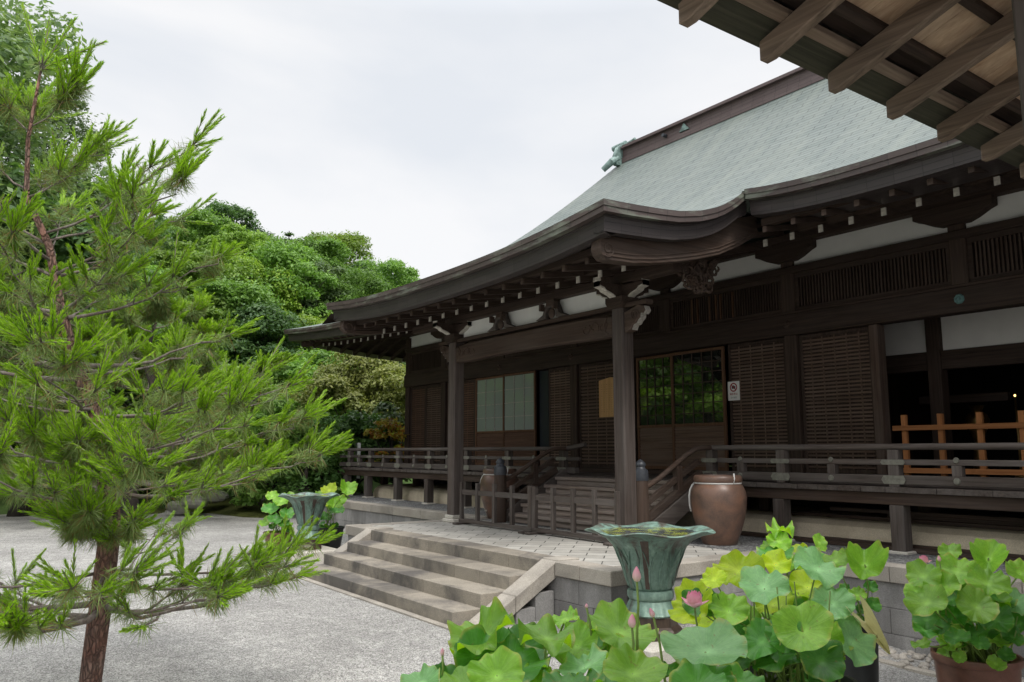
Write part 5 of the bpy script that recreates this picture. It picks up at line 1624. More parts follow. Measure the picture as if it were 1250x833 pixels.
# E: terracotta pot at the right edge
pE = at(1192,806,5.3)
pot((pE.x,pE.y,gz(pE.x,pE.y)), 0.262, pE.z-gz(pE.x,pE.y)+0.04, 'terracotta', 'terracotta pot with rounded rim at the right edge', rim=0.025, taper=0.75)
Ep = lotus('dense lotus crowding the terracotta pot at the right', tuple(pE), [
 (1128,704,5.2,24,60,-14,G,0.1,0.1),(1168,698,5.3,26,60,0,G,0.1,0.1),(1152,716,5.1,22,55,-10,G,0.1,0.12),(1132,736,5.0,27,56,-8,G,0.1,0.1),(1192,741,4.95,27,62,4,G,0.12,0.08),
 (1206,713,5.1,27,52,8,G,0.1,0.1),(1207,681,5.4,25,62,4,G,0.1,0.08,1.0),(1240,736,5.2,22,58,16,B,0.1,0.1),(1216,757,5.0,23,58,8,D,0.12,0.1),(1131,757,5.1,18,50,-14,D),
 (1168,779,4.95,17,40,-4,D),(1197,786,4.95,12,60,0,D),(1216,811,4.95,12,62,10,G),(1160,675,5.45,16,50,0,G,0.1,0.1),(1165,752,5.2,20,50,0,D),(1126,788,5.15,13,25,-16,G),
 (1236,778,5.1,15,55,10,D),(1187,722,5.25,20,50,0,G),(1150,765,5.15,16,50,-10,D),(1118,722,5.25,16,60,-20,G),(1245,700,5.4,20,55,20,G),(1228,800,5.05,12,55,10,D),(1172,803,4.95,10,60,-10,G),(1206,770,5.1,16,50,0,D)],
 [(8,0.24,0.02,0.16,0.05,0.09,(D,G)),(14,0.3,0.15,0.42,0.07,0.11,(D,G))])
flower(Ep, at(1128,689,5.4), at(1140,760,5.35), 0.06)
bud(Ep, at(1147,686,5.2), at(1156,760,5.2), 0.04, 0.025, (-.1,0,1))
for i in range(22):
    a = rng.uniform(0,6.28); q = 0.2*math.sqrt(rng.random()); h = rng.uniform(0.2,0.5)
    m = MB(); b = Vector((pE.x+q*math.cos(a),pE.y+q*math.sin(a),pE.z)); e = b+Vector((math.cos(a)*.08,math.sin(a)*.08,h))
    m.tube([b,lerp(b,e,.5),e],[.005,.005,.004],6); m.build('bare_stem', M['stem'], Ep, smooth=True)
# F, G: pots beside the far urn
pF = at(402,646,14.3)
pot((pF.x,pF.y,gz(pF.x,pF.y)), 0.26, pF.z-gz(pF.x,pF.y)+0.04, 'black_plastic', 'black pot right behind the far bronze urn')
lotus('young lotus in the black pot behind the far urn', tuple(pF), [
 (424,597,14.0,13,62,16,G,0.1,0.1,0.5),(402,599,14.4,12,48,-10,Y),(408,617,14.2,11,74,16,G),(398,613,14.4,10,60,0,Y),(411,625,14.0,11,30,0,D),(397,632,14.2,9,50,0,D),(414,611,14.4,10,55,10,G),(390,606,14.6,9,50,0,G)],
 [(9,0.2,0.0,0.1,0.05,0.08,(G,D))])
pG = at(340,652,14.4)
pot((pG.x,pG.y,gz(pG.x,pG.y)), 0.26, pG.z-gz(pG.x,pG.y)+0.04, 'terracotta', 'reddish brown pot left of the far bronze urn')
lotus('leafy lotus left of the far bronze urn', tuple(pG), [
 (330,622,14.4,12,50,-10,D),(343,612,14.4,11,55,0,G),(350,628,14.3,11,50,10,D),(335,635,14.2,11,45,0,D),(325,638,14.4,10,45,-10,G),(346,640,14.2,9,40,0,D),(352,608,14.6,10,55,0,G),(332,606,14.6,9,55,0,G)],
 [(10,0.22,0.0,0.25,0.06,0.1,(G,D))])
# ================================================================= WOODED HILL
VA = R(54.2)                      # heading of the view, counter-clockwise from +Y
def az_of(px): return VA - math.atan((px-625.0)/976.0)
CREST = [(-900,150),(-500,30),(-120,0),(0,200),(100,235),(190,255),(250,252),(330,280),(400,274),(450,300),(500,318),(540,345),(620,390),(750,430),(1000,470)]
def crest_h(az):
    """height of the ground along the skyline, minus the trees that stand on it"""
    d = VA-az
    if d < R(-62): px = -900
    elif d > R(35): px = 1000
    else: px = 625+976*math.tan(d)
    py = interp([c[0] for c in CREST],[c[1] for c in CREST],px)
    el = math.atan((416.5-py)/976.0)+R(7.9)
    return max(3.0, 66*math.tan(el)+1.75-6.0)
def hill_z(az, r):
    H = crest_h(az)
    if r < 27: return -0.03
    t = (r-27)/45.0
    if t < 1: return H*(0.62*t+0.38*t*t*(3-2*t))-0.03
    return H*(1+0.1*(1-math.exp(-(t-1))))-0.03-(t-1)*3
m = MB(); P = []
for i in range(22):
    r = [26.5,27,28,30,32,35,38,41,44,47,50,54,58,62,66,70,74,80,90,105,125,150][i]
    P.append([(-math.sin(a)*r, math.cos(a)*r, hill_z(a,r)) for a in [VA+R(95)-R(150)*j/70 for j in range(71)]])
m.grid(P); tag(m.build('wooded_hillside', M['hill_soil'], smooth=True), kind='structure')

def crown_mesh(name, seed, h, w, n, size, lobes, flat=0.75, low=0.25, mat=None, droop=0.0, lobe=1.0):
    lobes = int(lobes*1.5)
    """crown of leaf-sized faces laid over many uneven lobes; h, w: crown height and width"""
    g = np.random.default_rng(seed)
    L = []
    for i in range(lobes):
        th = g.uniform(0,2*np.pi); q = np.sqrt(g.uniform(0,1)); z = g.uniform(low,1.0)
        env = np.sqrt(max(0.05,1-(abs(z-0.45)/0.62)**2.2))
        rad = w*0.5*q*env*0.88
        L.append((rad*np.cos(th), rad*np.sin(th), z*h, lobe*g.uniform(0.1,0.2)*w*(1.15-0.45*q)))
    L = np.array(L)
    idx = g.integers(0,lobes,n); c = L[idx]
    d = g.normal(size=(n,3)); d /= np.linalg.norm(d,axis=1)[:,None]
    d[:,2] = np.where(d[:,2] < -0.35, -d[:,2]*0.6, d[:,2])
    rr = c[:,3]*(0.6+0.5*g.random(n)**0.6)*(1+0.16*np.sin(d[:,0]*9+idx)+0.14*np.sin(d[:,1]*11+idx*2))
    p = c[:,:3]+d*rr[:,None]*np.array([1,1,flat])
    nrm = d*0.55+np.array([0,0,0.55])+g.normal(size=(n,3))*0.42
    nrm /= np.linalg.norm(nrm,axis=1)[:,None]
    t = np.cross(nrm,g.normal(size=(n,3))); t /= np.linalg.norm(t,axis=1)[:,None]+1e-9
    b = np.cross(nrm,t)
    s = size*(0.6+0.8*g.random(n))[:,None]
    V = np.empty((n,4,3)); V[:,0] = p-t*s; V[:,1] = p-b*s*0.5+nrm*s*0.12; V[:,2] = p+t*s; V[:,3] = p+b*s*0.5-nrm*s*0.05
    if droop: V[:,2,2] -= droop*s[:,0]
    me = bpy.data.meshes.new(name); me.vertices.add(n*4); me.vertices.foreach_set("co",V.reshape(-1).astype(np.float32))
    me.loops.add(n*4); me.loops.foreach_set("vertex_index",np.arange(n*4,dtype=np.int32))
    me.polygons.add(n); me.polygons.foreach_set("loop_start",np.arange(0,n*4,4,dtype=np.int32)); me.polygons.foreach_set("loop_total",np.full(n,4,dtype=np.int32))
    me.update(calc_edges=True)
    if mat: me.materials.append(mat)
    return me, L
def trunk_mesh(name, L, h0, r0, mat, seed, nb=9, base=0.0):
    r2 = random.Random(seed); m = MB(); top = max(l[2] for l in L)*0.8
    pts = [(0,0,base-0.4),(r2.uniform(-.1,.1),r2.uniform(-.1,.1),h0*0.6+base),(r2.uniform(-.2,.2),r2.uniform(-.2,.2),h0+base),(r2.uniform(-.3,.3),r2.uniform(-.3,.3),top)]
    m.tube(pts,[r0*1.3,r0,r0*0.8,r0*0.2],8)
    for i in range(min(nb,len(L))):
        l = L[i]; s = r2.uniform(0.4,0.9); p0 = Vector(pts[2]).lerp(Vector(pts[3]),max(0,min(0.8,(l[2]*0.55-h0)/max(0.1,top-h0))))
        e = Vector((l[0],l[1],l[2])); mid = p0.lerp(e,0.5)+Vector((0,0,-0.05*top))
        m.tube([p0,mid,e],[r0*0.4,r0*0.28,r0*0.08],6)
    me_o = m.build(name,mat,None,smooth=True)
    me = me_o.data; bpy.data.objects.remove(me_o); return me
KINDS = {}
def kind(key, crown, trunk): KINDS[key] = (crown, trunk)
def make_kind(key, seed, h, w, n, size, lobes, mat, flat=0.75, low=0.25, trunk_h=2.0, r0=0.25, bark='bark_dark', droop=0):
    c, L = crown_mesh('crown',seed,h,w,n,size,lobes,flat,low,M[mat],droop)
    kind(key, c, trunk_mesh('trunk',L,trunk_h,r0,M[bark],seed))
make_kind('oak_dark',1,9,9,18000,0.158,34,'leaf_dark')
make_kind('oak_mid',2,8.5,9,19000,0.145,40,'leaf_mid')
make_kind('maple_light',3,8,8.5,19000,0.132,46,'leaf_light',0.5)
make_kind('camphor',4,8,10,21000,0.132,52,'leaf_yellow',0.7)
make_kind('grey',5,8.5,7.5,18000,0.132,36,'leaf_grey')
make_kind('chinquapin',6,9,10,22000,0.145,60,'leaf_mid',0.62)
make_kind('slope_oak',8,7.5,9,19000,0.145,48,'leaf_dark',0.62)
make_kind('oak_big',12,17,14,42000,0.15,90,'leaf_grey',0.65,0.15)
TREE_N = {}
def tree(key, x, y, z, sc, label, group, name='broadleaf_tree', rot=None, sz=None):
    t = thing(name, label, 'tree', (x,y,z), group)
    t.rotation_euler = (0,0,rng.uniform(0,6.28) if rot is None else rot); t.scale = (sc,sc,sz or sc*rng.uniform(0.9,1.1))
    c, tr = KINDS[key]
    for nm, me in (('crown',c),('trunk',tr)):
        o = link(bpy.data.objects.new(nm,me)); o.parent = t
    return t
WORDS = {'oak_big':('great leafy oak','great oaks at the left edge'),'oak_dark':('dark green oak','dark oaks on the wooded hillside'),'oak_mid':('mid green oak','mid green oaks on the wooded hillside'),'maple_light':('light green maple','light maples on the wooded hillside'),
         'camphor':('yellow green camphor tree','camphor trees on the wooded hillside'),'grey':('greyish green bushy tree','greyish trees on the wooded hillside'),'chinquapin':('many-lobed mid green chinquapin','chinquapins on the wooded hillside'),'slope_oak':('deep green spreading oak','deep green oaks on the wooded hillside')}
def put_tree(key, px, r, sc, extra, group=None, dz=0.0):
    a = az_of(px); w, g = WORDS[key]
    return tree(key, -math.sin(a)*r, math.cos(a)*r, hill_z(a,r)-0.3+dz, sc, w+' '+extra, group or g)
HT = [
 ('oak_big',-120,33,1.0,'tallest at the left edge behind the pine leader'),
 ('oak_big',8,50,0.78,'second tallest right behind the pine leader'),
 ('oak_dark',118,52,1.0,'dark and rounded right of the pine leader'),
 # # kind, photo column, distance, scale, where it stands
 ('oak_dark',-30,30,1.15,'towering at the left edge above the young pine'),
 ('oak_dark',52,36,1.0,'second from the left edge behind the young pine'),
 ('slope_oak',105,45,0.9,'behind the tip of the young pine'),
 ('grey',160,52,0.8,'between the young pine and the hill crest'),
 ('slope_oak',200,66,0.75,'on the left shoulder of the hill'),
 ('oak_dark',262,70,0.88,'forming the dark left peak of the hill skyline'),
 ('oak_dark',300,71,0.72,'on the skyline just right of the dark peak'),
 ('camphor',405,71,0.95,'rounding off the bright middle of the skyline'),
 ('chinquapin',372,70,0.72,'on the skyline left of the bright camphor'),
 ('slope_oak',448,71,0.75,'on the skyline right of the bright camphor'),
 ('slope_oak',487,72,0.78,'on the descending right part of the skyline'),
 ('oak_dark',520,73,0.62,'last on the skyline before the hall roof'),
 ('grey',552,74,0.6,'peeping over the porch roof edge'),
 ('oak_mid',235,60,0.8,'below the dark skyline peak'),
 ('maple_light',285,58,0.85,'high on the slope below the dark peak'),
 ('chinquapin',340,60,0.85,'high on the slope below the skyline gap'),
 ('oak_mid',390,60,0.8,'below the bright camphor'),
 ('slope_oak',425,62,0.72,'right below the bright camphor'),
 ('chinquapin',465,62,0.8,'below the descending skyline'),
 ('maple_light',505,62,0.75,'pale and feathery above the porch roof'),
 ('grey',540,62,0.7,'just above the porch roof'),
 ('maple_light',205,50,0.8,'on the middle slope behind the pine branches'),
 ('maple_light',250,48,0.85,'spreading on the middle slope'),
 ('camphor',300,49,0.72,'on the middle slope left of the roof corner'),
 ('oak_mid',345,50,0.85,'on the middle slope above the roof corner'),
 ('grey',385,51,0.7,'on the middle slope above the upturned eave'),
 ('chinquapin',425,52,0.7,'on the middle slope over the porch eave'),
 ('camphor',470,53,0.6,'on the middle slope right of the eave corner'),
 ('oak_mid',150,41,0.8,'on the lower slope behind the pine trunk'),
 ('maple_light',215,40,0.8,'on the lower slope among the pine shoots'),
 ('oak_mid',275,41,0.75,'on the lower slope left of the roof corner'),
 ('slope_oak',325,40,0.75,'dark and low beside the roof corner'),
 ('camphor',372,42,0.6,'bright and low above the main eave corner'),
 ('slope_oak',410,42,0.62,'dark and low behind the main eave corner'),
 ('oak_mid',455,44,0.6,'low behind the hall under the eave'),
 ('grey',110,33,0.75,'at the foot of the hill behind the pine'),
 ('oak_mid',190,32,0.7,'at the foot of the hill left of the bush row'),
 ('slope_oak',255,31,0.62,'at the foot of the hill in shade'),
 ('maple_light',305,32.5,0.62,'at the foot of the hill left of the clipped dome'),
 ('oak_mid',352,31.5,0.6,'at the foot of the hill beside the clipped dome'),
 ('oak_mid',400,33,0.62,'seen under the main eave corner'),
 ('maple_light',440,32,0.6,'seen under the eave left of the hall wall'),
 ('grey',478,34,0.62,'greyish tree touching the hall corner column'),
 ('oak_mid',30,30.5,0.72,'low at the far left behind the pine branches'),
 ('slope_oak',-60,42,0.9,'beyond the left picture edge'),
]
for k, px, r, sc, ex in HT: put_tree(k, px, r, sc*0.88, ex)
ks = ['oak_mid','maple_light','slope_oak','camphor','chinquapin','grey','maple_light']
ii = 0
for r in (36,45,55,64):
    for px in range(150,560,42):
        ii += 1; k = ks[(ii*5)%7]; w, g = WORDS[k]
        put_tree(k, px+rng.uniform(-14,14), r+rng.uniform(-2,2), rng.uniform(0.4,0.55), 'filling a gap between larger hillside crowns', g+' in the gaps', -0.5)
# trees beyond the left edge: the windows mirror them
for i,(dx,r,sc,k) in enumerate(((14,34,1.1,'oak_mid'),(26,32,1.1,'maple_light'),(38,36,1.2,'oak_dark'),(52,33,1.1,'oak_mid'),(66,34,1.1,'camphor'),(20,46,1.2,'oak_dark'),(44,48,1.3,'oak_mid'))):
    a = VA+R(33+dx); w, g = WORDS[k]
    tree(k, -math.sin(a)*r, math.cos(a)*r, hill_z(a,r)-0.3, sc, w+' outside the left edge mirrored in the windows', 'trees mirrored in the windows')
# lone conifer on the skyline
a = az_of(345); x, y = -math.sin(a)*74, math.cos(a)*74; z = hill_z(a,74)-2.9
t = thing('conifer_tree', 'small dark conifer breaking the skyline beside the bright camphor', 'tree', (x,y,z))
n_ = 2600; g = np.random.default_rng(5)
V = []
m = MB(); m.tube([(x,y,z-1),(x,y,z+10.2)],[0.25,0.04],6); m.build('trunk', M['bark_dark'], t)
m = MB()
for lv in range(13):
    zz = z+3+lv*0.57; L_ = 2.3*(1-lv/14)
    for k in range(7):
        aa = k*0.9+lv*0.5; 
        for q in range(26):
            s_ = L_*rng.random()**0.6; c = Vector((x+s_*math.cos(aa)+rng.uniform(-.2,.2),y+s_*math.sin(aa)+rng.uniform(-.2,.2),zz+0.12*s_+rng.uniform(-.1,.1)))
            d = Vector((rng.uniform(-1,1),rng.uniform(-1,1),rng.uniform(-.3,.5)))*0.16; e = Vector((rng.uniform(-1,1),rng.uniform(-1,1),rng.uniform(-.6,.6)))*0.07
            m.quad(c-d,c-e,c+d,c+e)
m.build('crown', M['leaf_dark'], t)

# ================================================================= GARDEN EDGE
c = at(290,618,25.5); tag(mound('moss_bed', c.x, c.y, 4.2, 2.2, 0.28, M['moss'], 2), kind='structure')
c2 = at(120,622,24.5); tag(mound('moss_bed', c2.x, c2.y, 3.2, 1.8, 0.22, M['moss'], 5), kind='structure')
def rock(px, py, dp, sx, sy, sz, seed, label):
    c = at(px,py,dp); r2 = random.Random(seed); m = MB(); m.ball((0,0,0),1,1,1,1,14,9)
    dirs = [Vector((r2.gauss(0,1),r2.gauss(0,1),r2.gauss(0,1))).normalized() for _ in range(9)]
    for i,v in enumerate(m.v):
        p = Vector(v)
        for d in dirs:
            k = p.dot(d)-0.72
            if k > 0: p -= d*k*0.85
        m.v[i] = (c.x+p.x*sx, c.y+p.y*sy, max(-0.05,c.z+p.z*sz))
    tag(m.build('garden_rock', M['rock'], None, smooth=True, angle=30, origin=(c.x,c.y,0), bevel=0.0), label, 'rock', 'rocks edging the moss bed')
rock(238,613,22.5,0.75,0.45,0.22,1,'flat pale rock at the edge of the moss bed')
rock(262,607,23.4,0.5,0.4,0.2,2,'small pale rock behind the flat one')
rock(218,620,22.3,0.45,0.35,0.22,3,'dark squat rock left of the flat pale rock')
rock(140,622,22,0.6,0.5,0.35,4,'dark mossy rock beside the garden pine trunk')
rock(312,607,24,0.6,0.45,0.3,6,'low rock in front of the dark hedge')
# low kerb stones at the garden edge
def bush(name, px, py, dp, w, h, n, size, mat, label, lobes=22, seed=1, low=0.05, flat=0.8, stems=True, cat='bush', group=None, dens=1.0):
    c = at(px,py,dp); c.z = max(-0.05, min(c.z, 0.2)) if dp < 27 else c.z
    t = thing(name, label, cat, (c.x,c.y,c.z), group)
    me, L = crown_mesh('foliage',seed,h,w,n,size,lobes,flat,low,M[mat])
    o = link(bpy.data.objects.new('foliage',me)); o.parent = t
    if stems:
        tm = trunk_mesh('stem',L,h*0.25,0.06+0.012*w,M['bark_dark'],seed,12); o = link(bpy.data.objects.new('stem',tm)); o.parent = t
    return t
bush('clipped_dome_tree', 430,618,27.5,4.6,5.2,34000,0.062,'leaf_olive','broad olive brown clipped dome tree left of the hall',40,21,0.3,0.7,cat='tree')
bush('clipped_dome_tree', 482,618,26.5,3.3,4.5,20000,0.062,'leaf_olive','smaller olive brown dome tree behind the veranda end',30,22,0.25,0.7,cat='tree')
bush('camellia_tree', 440,622,23.6,2.3,2.7,9000,0.075,'leaf_cam','dark camellia tree in front of the olive dome',30,23,0.32,0.75,cat='tree')
bush('camellia_tree', 470,618,24.5,2.0,3.1,6000,0.075,'leaf_grey','dusty green camellia touching the hall wall corner',24,29,0.25,0.75,cat='tree')
bush('maple_shrub', 476,612,22.9,1.9,2.5,2600,0.06,'leaf_orange','low orange tinted maple shrub behind the veranda railing',18,24,0.45,0.5)
bush('evergreen_shrub', 372,622,22.2,2.6,2.5,9000,0.06,'leaf_cam','dense dark shrub right of the far bronze urn',26,25)
bush('evergreen_shrub', 400,622,22.8,2.2,2.0,8000,0.06,'leaf_mid','fresh green shrub at the left end of the veranda',24,26)
bush('evergreen_shrub', 335,622,22.8,2.4,2.9,8000,0.07,'leaf_mid','tall mid green shrub behind the far bronze urn',26,27)
bush('evergreen_shrub', 292,616,24.5,3.0,2.6,8000,0.075,'leaf_light','light green shrub left of the far urn',26,28)
bush('evergreen_shrub', 240,612,26.5,3.4,2.9,8000,0.08,'leaf_cam','dark hedge-like shrub behind the pale rocks',28,31)
bush('evergreen_shrub', 185,614,26,3.0,2.6,7500,0.08,'leaf_mid','mid green shrub behind the garden pine trunk',26,32)
bush('evergreen_shrub', 60,616,25.5,4.2,3.0,9000,0.08,'leaf_dark','dark broad shrub at the far left of the garden',28,33)
bush('evergreen_shrub', -10,616,25,3.4,3.6,8000,0.085,'leaf_mid','green shrub at the left picture edge',28,34)
bush('fern_plant', 415,626,20.5,0.8,0.6,1600,0.05,'leaf_mid','small leafy plant under the veranda end post',12,35,0.1,0.6,stems=False,cat='plant')
# ================================================================= PINES
class Needles:
    """collects needle blades; each blade is a thin folded strip"""
    def __init__(s): s.parts = []
    def add(s, base, d, L, w, g):
        s.parts.append((base,d,L,w))
    def brush(s, p0, p1, n, L, w, ang, g, spread0=0.0, taper=0.55):
        """needles along a shoot p0->p1"""
        p0, p1 = np.array(p0,float), np.array(p1,float); ax = p1-p0; ln = np.linalg.norm(ax); ax /= ln
        r = np.cross(ax,[0.3,0.2,0.9]); r /= np.linalg.norm(r); b = np.cross(ax,r)
        t = g.random(n)**0.9; th = g.uniform(0,2*np.pi,n)
        an = ang*(1-0.45*t)+g.normal(0,0.08,n)
        d = ax[None]*np.cos(an)[:,None]+(r[None]*np.cos(th)[:,None]+b[None]*np.sin(th)[:,None])*np.sin(an)[:,None]
        base = p0[None]+ax[None]*(t*ln)[:,None]
        s.parts.append((base,d,L*(0.75+0.4*g.random(n))*(1-(1-taper)*t**3),np.full(n,w)))
    def tuft(s, p, axis, n, L, w, ang, g, droop=0.0):
        ax = np.array(axis,float); ax /= np.linalg.norm(ax)
        r = np.cross(ax,[0.3,0.2,0.9]); r /= np.linalg.norm(r); b = np.cross(ax,r)
        th = g.uniform(0,2*np.pi,n); an = np.abs(g.normal(ang,0.3,n))
        d = ax[None]*np.cos(an)[:,None]+(r[None]*np.cos(th)[:,None]+b[None]*np.sin(th)[:,None])*np.sin(an)[:,None]
        d[:,2] -= droop; d /= np.linalg.norm(d,axis=1)[:,None]
        base = np.array(p,float)[None]+ax[None]*g.uniform(-0.05,0.02,n)[:,None]
        s.parts.append((base,d,L*(0.7+0.5*g.random(n)),np.full(n,w)))
    def mesh(s, name, origin, mat, g):
        base = np.concatenate([p[0] for p in s.parts]); d = np.concatenate([p[1] for p in s.parts])
        L = np.concatenate([p[2] for p in s.parts])[:,None]; w = np.concatenate([p[3] for p in s.parts])[:,None]
        n = len(base); base = base-np.array(origin)[None]
        sd = np.cross(d,g.normal(size=(n,3))); sd /= np.linalg.norm(sd,axis=1)[:,None]+1e-9
        mid = base+d*L*0.55; tip = base+d*L; tip[:,2] -= 0.05*L[:,0]
        V = np.empty((n,5,3)); V[:,0] = base-sd*w*0.35; V[:,1] = base+sd*w*0.35; V[:,2] = mid+sd*w*0.5; V[:,3] = mid-sd*w*0.5; V[:,4] = tip
        F = np.arange(n)[:,None]*5
        q = np.hstack([F+np.array([0,1,2,3])]); t3 = F+np.array([3,2,4])
        loops = np.concatenate([np.hstack([q,t3]).reshape(-1)]).astype(np.int32)
        tot = np.tile([4,3],n).astype(np.int32); st = np.concatenate([[0],np.cumsum(tot)[:-1]]).astype(np.int32)
        me = bpy.data.meshes.new(name); me.vertices.add(n*5); me.vertices.foreach_set("co",V.reshape(-1).astype(np.float32))
        me.loops.add(len(loops)); me.loops.foreach_set("vertex_index",loops)
        me.polygons.add(2*n); me.polygons.foreach_set("loop_start",st); me.polygons.foreach_set("loop_total",tot)
        me.update(calc_edges=True); me.materials.append(mat)
        return me
def pine(name, label, trunk_pts, trunk_r, whorls, base, seed, bark, scale=1.0, nw=0.0045, shoot=(0.18,0.36), nshoot=85, nold=40, needle=0.08, prob=0.6, split=0.24, bt=0.68, tip=None, group=None):
    g = np.random.default_rng(seed); r2 = random.Random(seed)
    t = thing(name, label, 'pine tree', tuple(base), group); O = Vector(base)
    m = MB(); m.tube(trunk_pts,trunk_r,14); m.build('trunk', M[bark], t, smooth=True)
    new, old = Needles(), Needles()
    def trunk_at(z):
        for a, b in zip(trunk_pts[:-1],trunk_pts[1:]):
            if a[2] <= z <= b[2]:
                return Vector(a).lerp(Vector(b),(z-a[2])/(b[2]-a[2]))
        return Vector(trunk_pts[-1])
    def whorl_shoots(p, d, k, ln, up=0.35):
        """candles at a branch tip, with the previous year's needles round them"""
        d = Vector(d).normalized()
        for i in range(k):
            q = (d+Vector((r2.gauss(0,.42),r2.gauss(0,.42),up+r2.gauss(0,.25)))).normalized() if i else (d+Vector((0,0,up*0.8))).normalized()
            L = ln*r2.uniform(0.55,1.15); e = p+q*L
            wood_m.tube([p,e],[0.0045*scale,0.003*scale],5)
            new.brush(p+q*L*0.08,e,int(nshoot*(0.7+0.5*L/ln)),needle*r2.uniform(.75,1.05),nw,0.36,g)
        old.tuft(p,-d*0.2+Vector((0,0,-0.25)),nold,needle*1.55,nw*0.8,1.15,g,0.25)
    def twig(p, d, L, depth, r):
        if depth < -1: whorl_shoots(p,d,r2.choice((2,3)),r2.uniform(*shoot)); return
        d = Vector(d).normalized(); e = p+d*L; mid = p.lerp(e,0.5)+Vector((r2.gauss(0,.04),r2.gauss(0,.04),-0.03*L))
        wood_m.tube([p,mid,e],[r,r*0.8,r*0.5],6)
        for q in range(2):
            pp = p.lerp(e,r2.uniform(0.45,0.95)); old.tuft(pp,d+Vector((0,0,0.1)),nold//2,needle*1.45,nw*0.8,0.95,g,0.15)
        if depth <= 0 and r2.random() > split:
            whorl_shoots(e,d,r2.choice((3,4,5)),r2.uniform(*shoot)); return
        for i in range(r2.choice((1,2))):
            dd = (d+Vector((r2.gauss(0,.5),r2.gauss(0,.5),0.22+r2.gauss(0,.2)))).normalized()
            twig(p.lerp(e,r2.uniform(0.5,1.0)),dd,L*r2.uniform(0.45,0.75),depth-1,r*0.55)
        twig(e,(d+Vector((r2.gauss(0,.2),r2.gauss(0,.2),0.18))).normalized(),L*0.6,depth-1,r*0.6)
    for wi,(z,angs,L,rise,r0,depth) in enumerate(whorls):
        for a in angs:
            wood_m = MB(); p = trunk_at(z+r2.uniform(-.06,.06)); LL = L*r2.uniform(0.8,1.12)
            d = Vector((math.cos(a),math.sin(a),rise)).normalized()
            segs = [p]; n = 5
            for i in range(1,n+1):
                s_ = i/n; segs.append(p+d*LL*s_+Vector((r2.gauss(0,.025)*LL,r2.gauss(0,.025)*LL,0.10*LL*s_*s_-0.10*LL*math.sin(math.pi*s_)*0.6)))
            wood_m.tube(segs,[bt*r0*(1-0.8*i/n) for i in range(n+1)],8)
            for i in range(2,n+1):
                for sgn in (-1,1):
                    if r2.random() < prob:
                        dd = (d+Vector((-d.y*sgn*r2.uniform(.5,1.1),d.x*sgn*r2.uniform(.5,1.1),0.25+r2.gauss(0,.15)))).normalized()
                        twig(segs[i].lerp(segs[i-1],r2.random()*0.6),dd,LL*r2.uniform(0.16,0.3)*(1.25-0.12*i),depth,r0*0.3)
            twig(segs[-1],d+Vector((0,0,0.15)),LL*0.2,depth,r0*0.3)
            wood_m.build('branch', M['bark_grey'], t, smooth=True)
    # leader
    wood_m = MB(); whorl = Vector(trunk_pts[-1])
    if tip:
        for q,L in tip:
            q = Vector(q).normalized(); e = whorl+q*L; wood_m.tube([whorl,e],[0.007,0.004],6); new.brush(whorl+q*L*0.06,e,int(150*L/0.4),needle,nw,0.45,g)
        old.tuft(whorl,(0,0,-1),40,needle*1.2,nw*.8,1.1,g,0.1)
        wood_m.build('leader_shoots', M['bark_grey'], t, smooth=True)
    for nm, nd, mt in (('new_needles',new,'needle_new'),('old_needles',old,'needle_old')):
        if nd.parts:
            o = link(bpy.data.objects.new(nm,nd.mesh(nm,tuple(base),M[mt],g))); o.parent = t
    return t
# direction helpers: right of the picture, away from the viewer
AR = math.atan2(_r.y,_r.x)
def A_(deg): return AR+R(deg)      # 0 = to the right in the picture, 90 = away from the viewer
TD = 5.6
tp = [at(108,905,TD),at(110,833,TD),at(128,700,TD),at(135,640,TD),at(128,560,TD),at(113,490,TD),at(91,445,TD),at(72,370,TD),at(60,300,TD),at(32,240,TD),at(34,170,TD),at(50,84,TD)]
b0 = at(106,960,TD); b0.z = gz(b0.x,b0.y)-0.05
base = (b0.x,b0.y,gz(b0.x,b0.y))
tr_ = [0.09,0.078,0.074,0.074,0.07,0.06,0.054,0.044,0.034,0.026,0.02,0.014,0.009]
zs = [p.z for p in tp]
def zz(py): return at(100,py,TD).z
WH = [
 (zz(742),[A_(d) for d in (8,-38,150,185,225,-95)],1.1,0.03,0.036,0),
 (zz(700),[A_(d) for d in (12,100,-70,200,-20)],1.32,-0.02,0.02,0),
 (zz(606),[A_(d) for d in (0,45,130,178,-50,-100)],1.03,0.05,0.026,0),
 (zz(560),[A_(d) for d in (20,-25,95,160)],1.25,0.14,0.02,0),
 (zz(500),[A_(d) for d in (-8,50,190,-75,-115)],1.05,0.1,0.02,0),
 (zz(452),[A_(d) for d in (5,70,140,172,200)],0.9,0.1,0.03,0),
 (zz(388),[A_(d) for d in (12,100,165,-35,-90)],0.82,0.36,0.02,0),
 (zz(330),[A_(d) for d in (25,-15,120,180,-100)],0.9,0.5,0.018,0),
 (zz(290),[A_(d) for d in (10,60,200)],0.85,0.6,0.016,0),
 (zz(235),[A_(d) for d in (8,90,170)],0.62,0.75,0.012,0),
 (zz(655),[A_(d) for d in (-80,-110,-45)],0.42,0.3,0.012,0),
 (zz(580),[A_(d) for d in (-85,-60,-120)],0.5,0.35,0.012,0),
 (zz(165),[A_(d) for d in (15,120,200)],0.4,0.95,0.009,0),
]
R_, U_ = _r, Vector((0,0,1))
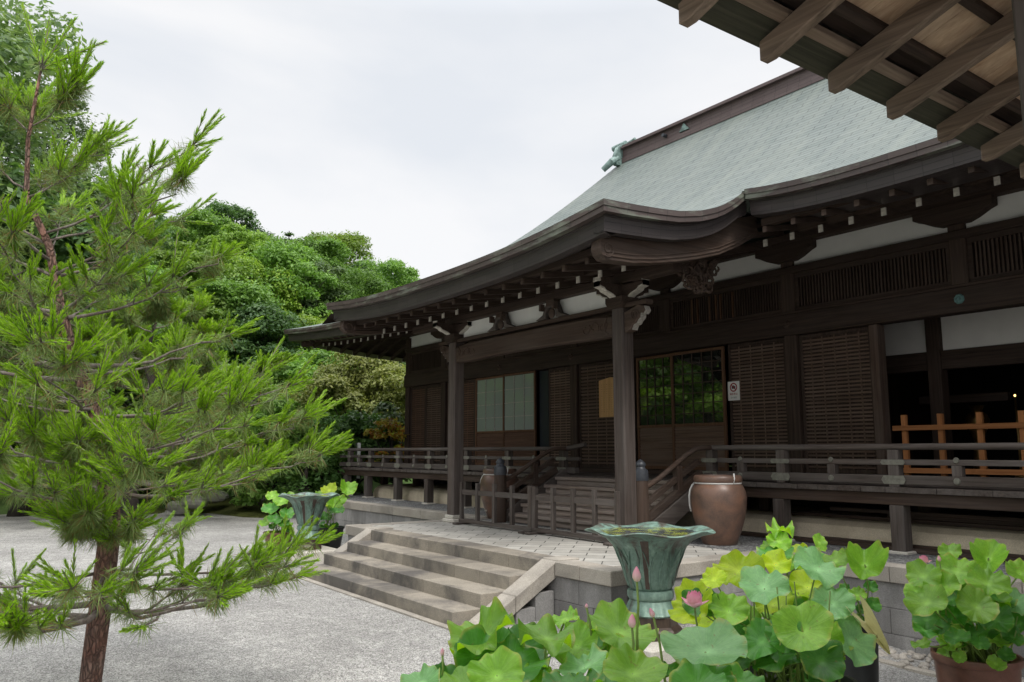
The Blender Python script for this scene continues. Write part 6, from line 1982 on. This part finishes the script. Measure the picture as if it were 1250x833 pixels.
pine('young_pine', 'young red-barked pine with bright upright shoots in the left foreground',
     [tuple(b0)]+[tuple(p) for p in tp], tr_, WH, base, 11, 'bark_pine',
     tip=[(R_*0.9+U_*0.42,0.47),(R_*0.5+U_*0.9,0.42),(R_*0.08+U_*1.0,0.36),(-R_*0.35+U_*1.0,0.5),(R_*0.75+U_*0.0,0.14),(-R_*0.2+U_*0.6+_f*0.6,0.3)])
# older spreading pine in the garden behind
c = at(158,640,20.5); cz = 0.0
def off(p, a, L, z): return (p.x+math.cos(a)*L, p.y+math.sin(a)*L, z)
tp2 = [(c.x,c.y,-0.2),off(c,A_(150),0.15,0.6),off(c,A_(170),0.4,1.4),off(c,A_(60),0.3,2.3),off(c,A_(30),0.5,3.2),off(c,A_(100),0.4,4.2),off(c,A_(60),0.4,5.2)]
pine('garden_pine', 'older spreading garden pine with level grey limbs behind the gravel court', tp2, [0.3,0.25,0.22,0.18,0.13,0.08,0.03],
     [(1.0,[A_(d) for d in (0,180,60,240)],3.4,0.03,0.09,1),(1.7,[A_(d) for d in (20,150,200,-40,100)],3.3,0.08,0.08,1),(2.5,[A_(d) for d in (0,80,170,250)],3.0,0.14,0.07,1),
      (3.3,[A_(d) for d in (35,120,200,-50)],2.5,0.2,0.06,1),(4.2,[A_(d) for d in (10,130,230)],1.9,0.3,0.045,1),(5.0,[A_(d) for d in (60,180,300)],1.2,0.45,0.03,1)],
     (c.x,c.y,0), 17, 'bark_dark', 3.0, 0.016, (0.3,0.5), 55, 36, 0.2, 0.85)
c = at(20,640,22); 
tp3 = [(c.x,c.y,-0.2),off(c,A_(30),0.2,1.0),off(c,A_(60),0.4,2.4),off(c,A_(120),0.3,3.8),off(c,A_(100),0.4,5.4),off(c,A_(60),0.4,6.6)]
pine('garden_pine', 'second garden pine at the left edge behind the young pine', tp3, [0.3,0.25,0.2,0.15,0.09,0.03],
     [(1.4,[A_(d) for d in (10,180,70,240)],3.0,0.05,0.08,1),(2.6,[A_(d) for d in (20,150,200,-40)],2.8,0.12,0.07,1),(3.8,[A_(d) for d in (0,80,170,250)],2.4,0.2,0.06,1),
      (5.0,[A_(d) for d in (35,150,270)],1.8,0.3,0.045,1),(6.2,[A_(d) for d in (60,180,300)],1.1,0.45,0.03,0)],
     (c.x,c.y,0), 19, 'bark_dark', 3.0, 0.016, (0.3,0.5), 50, 36, 0.2, 0.85)
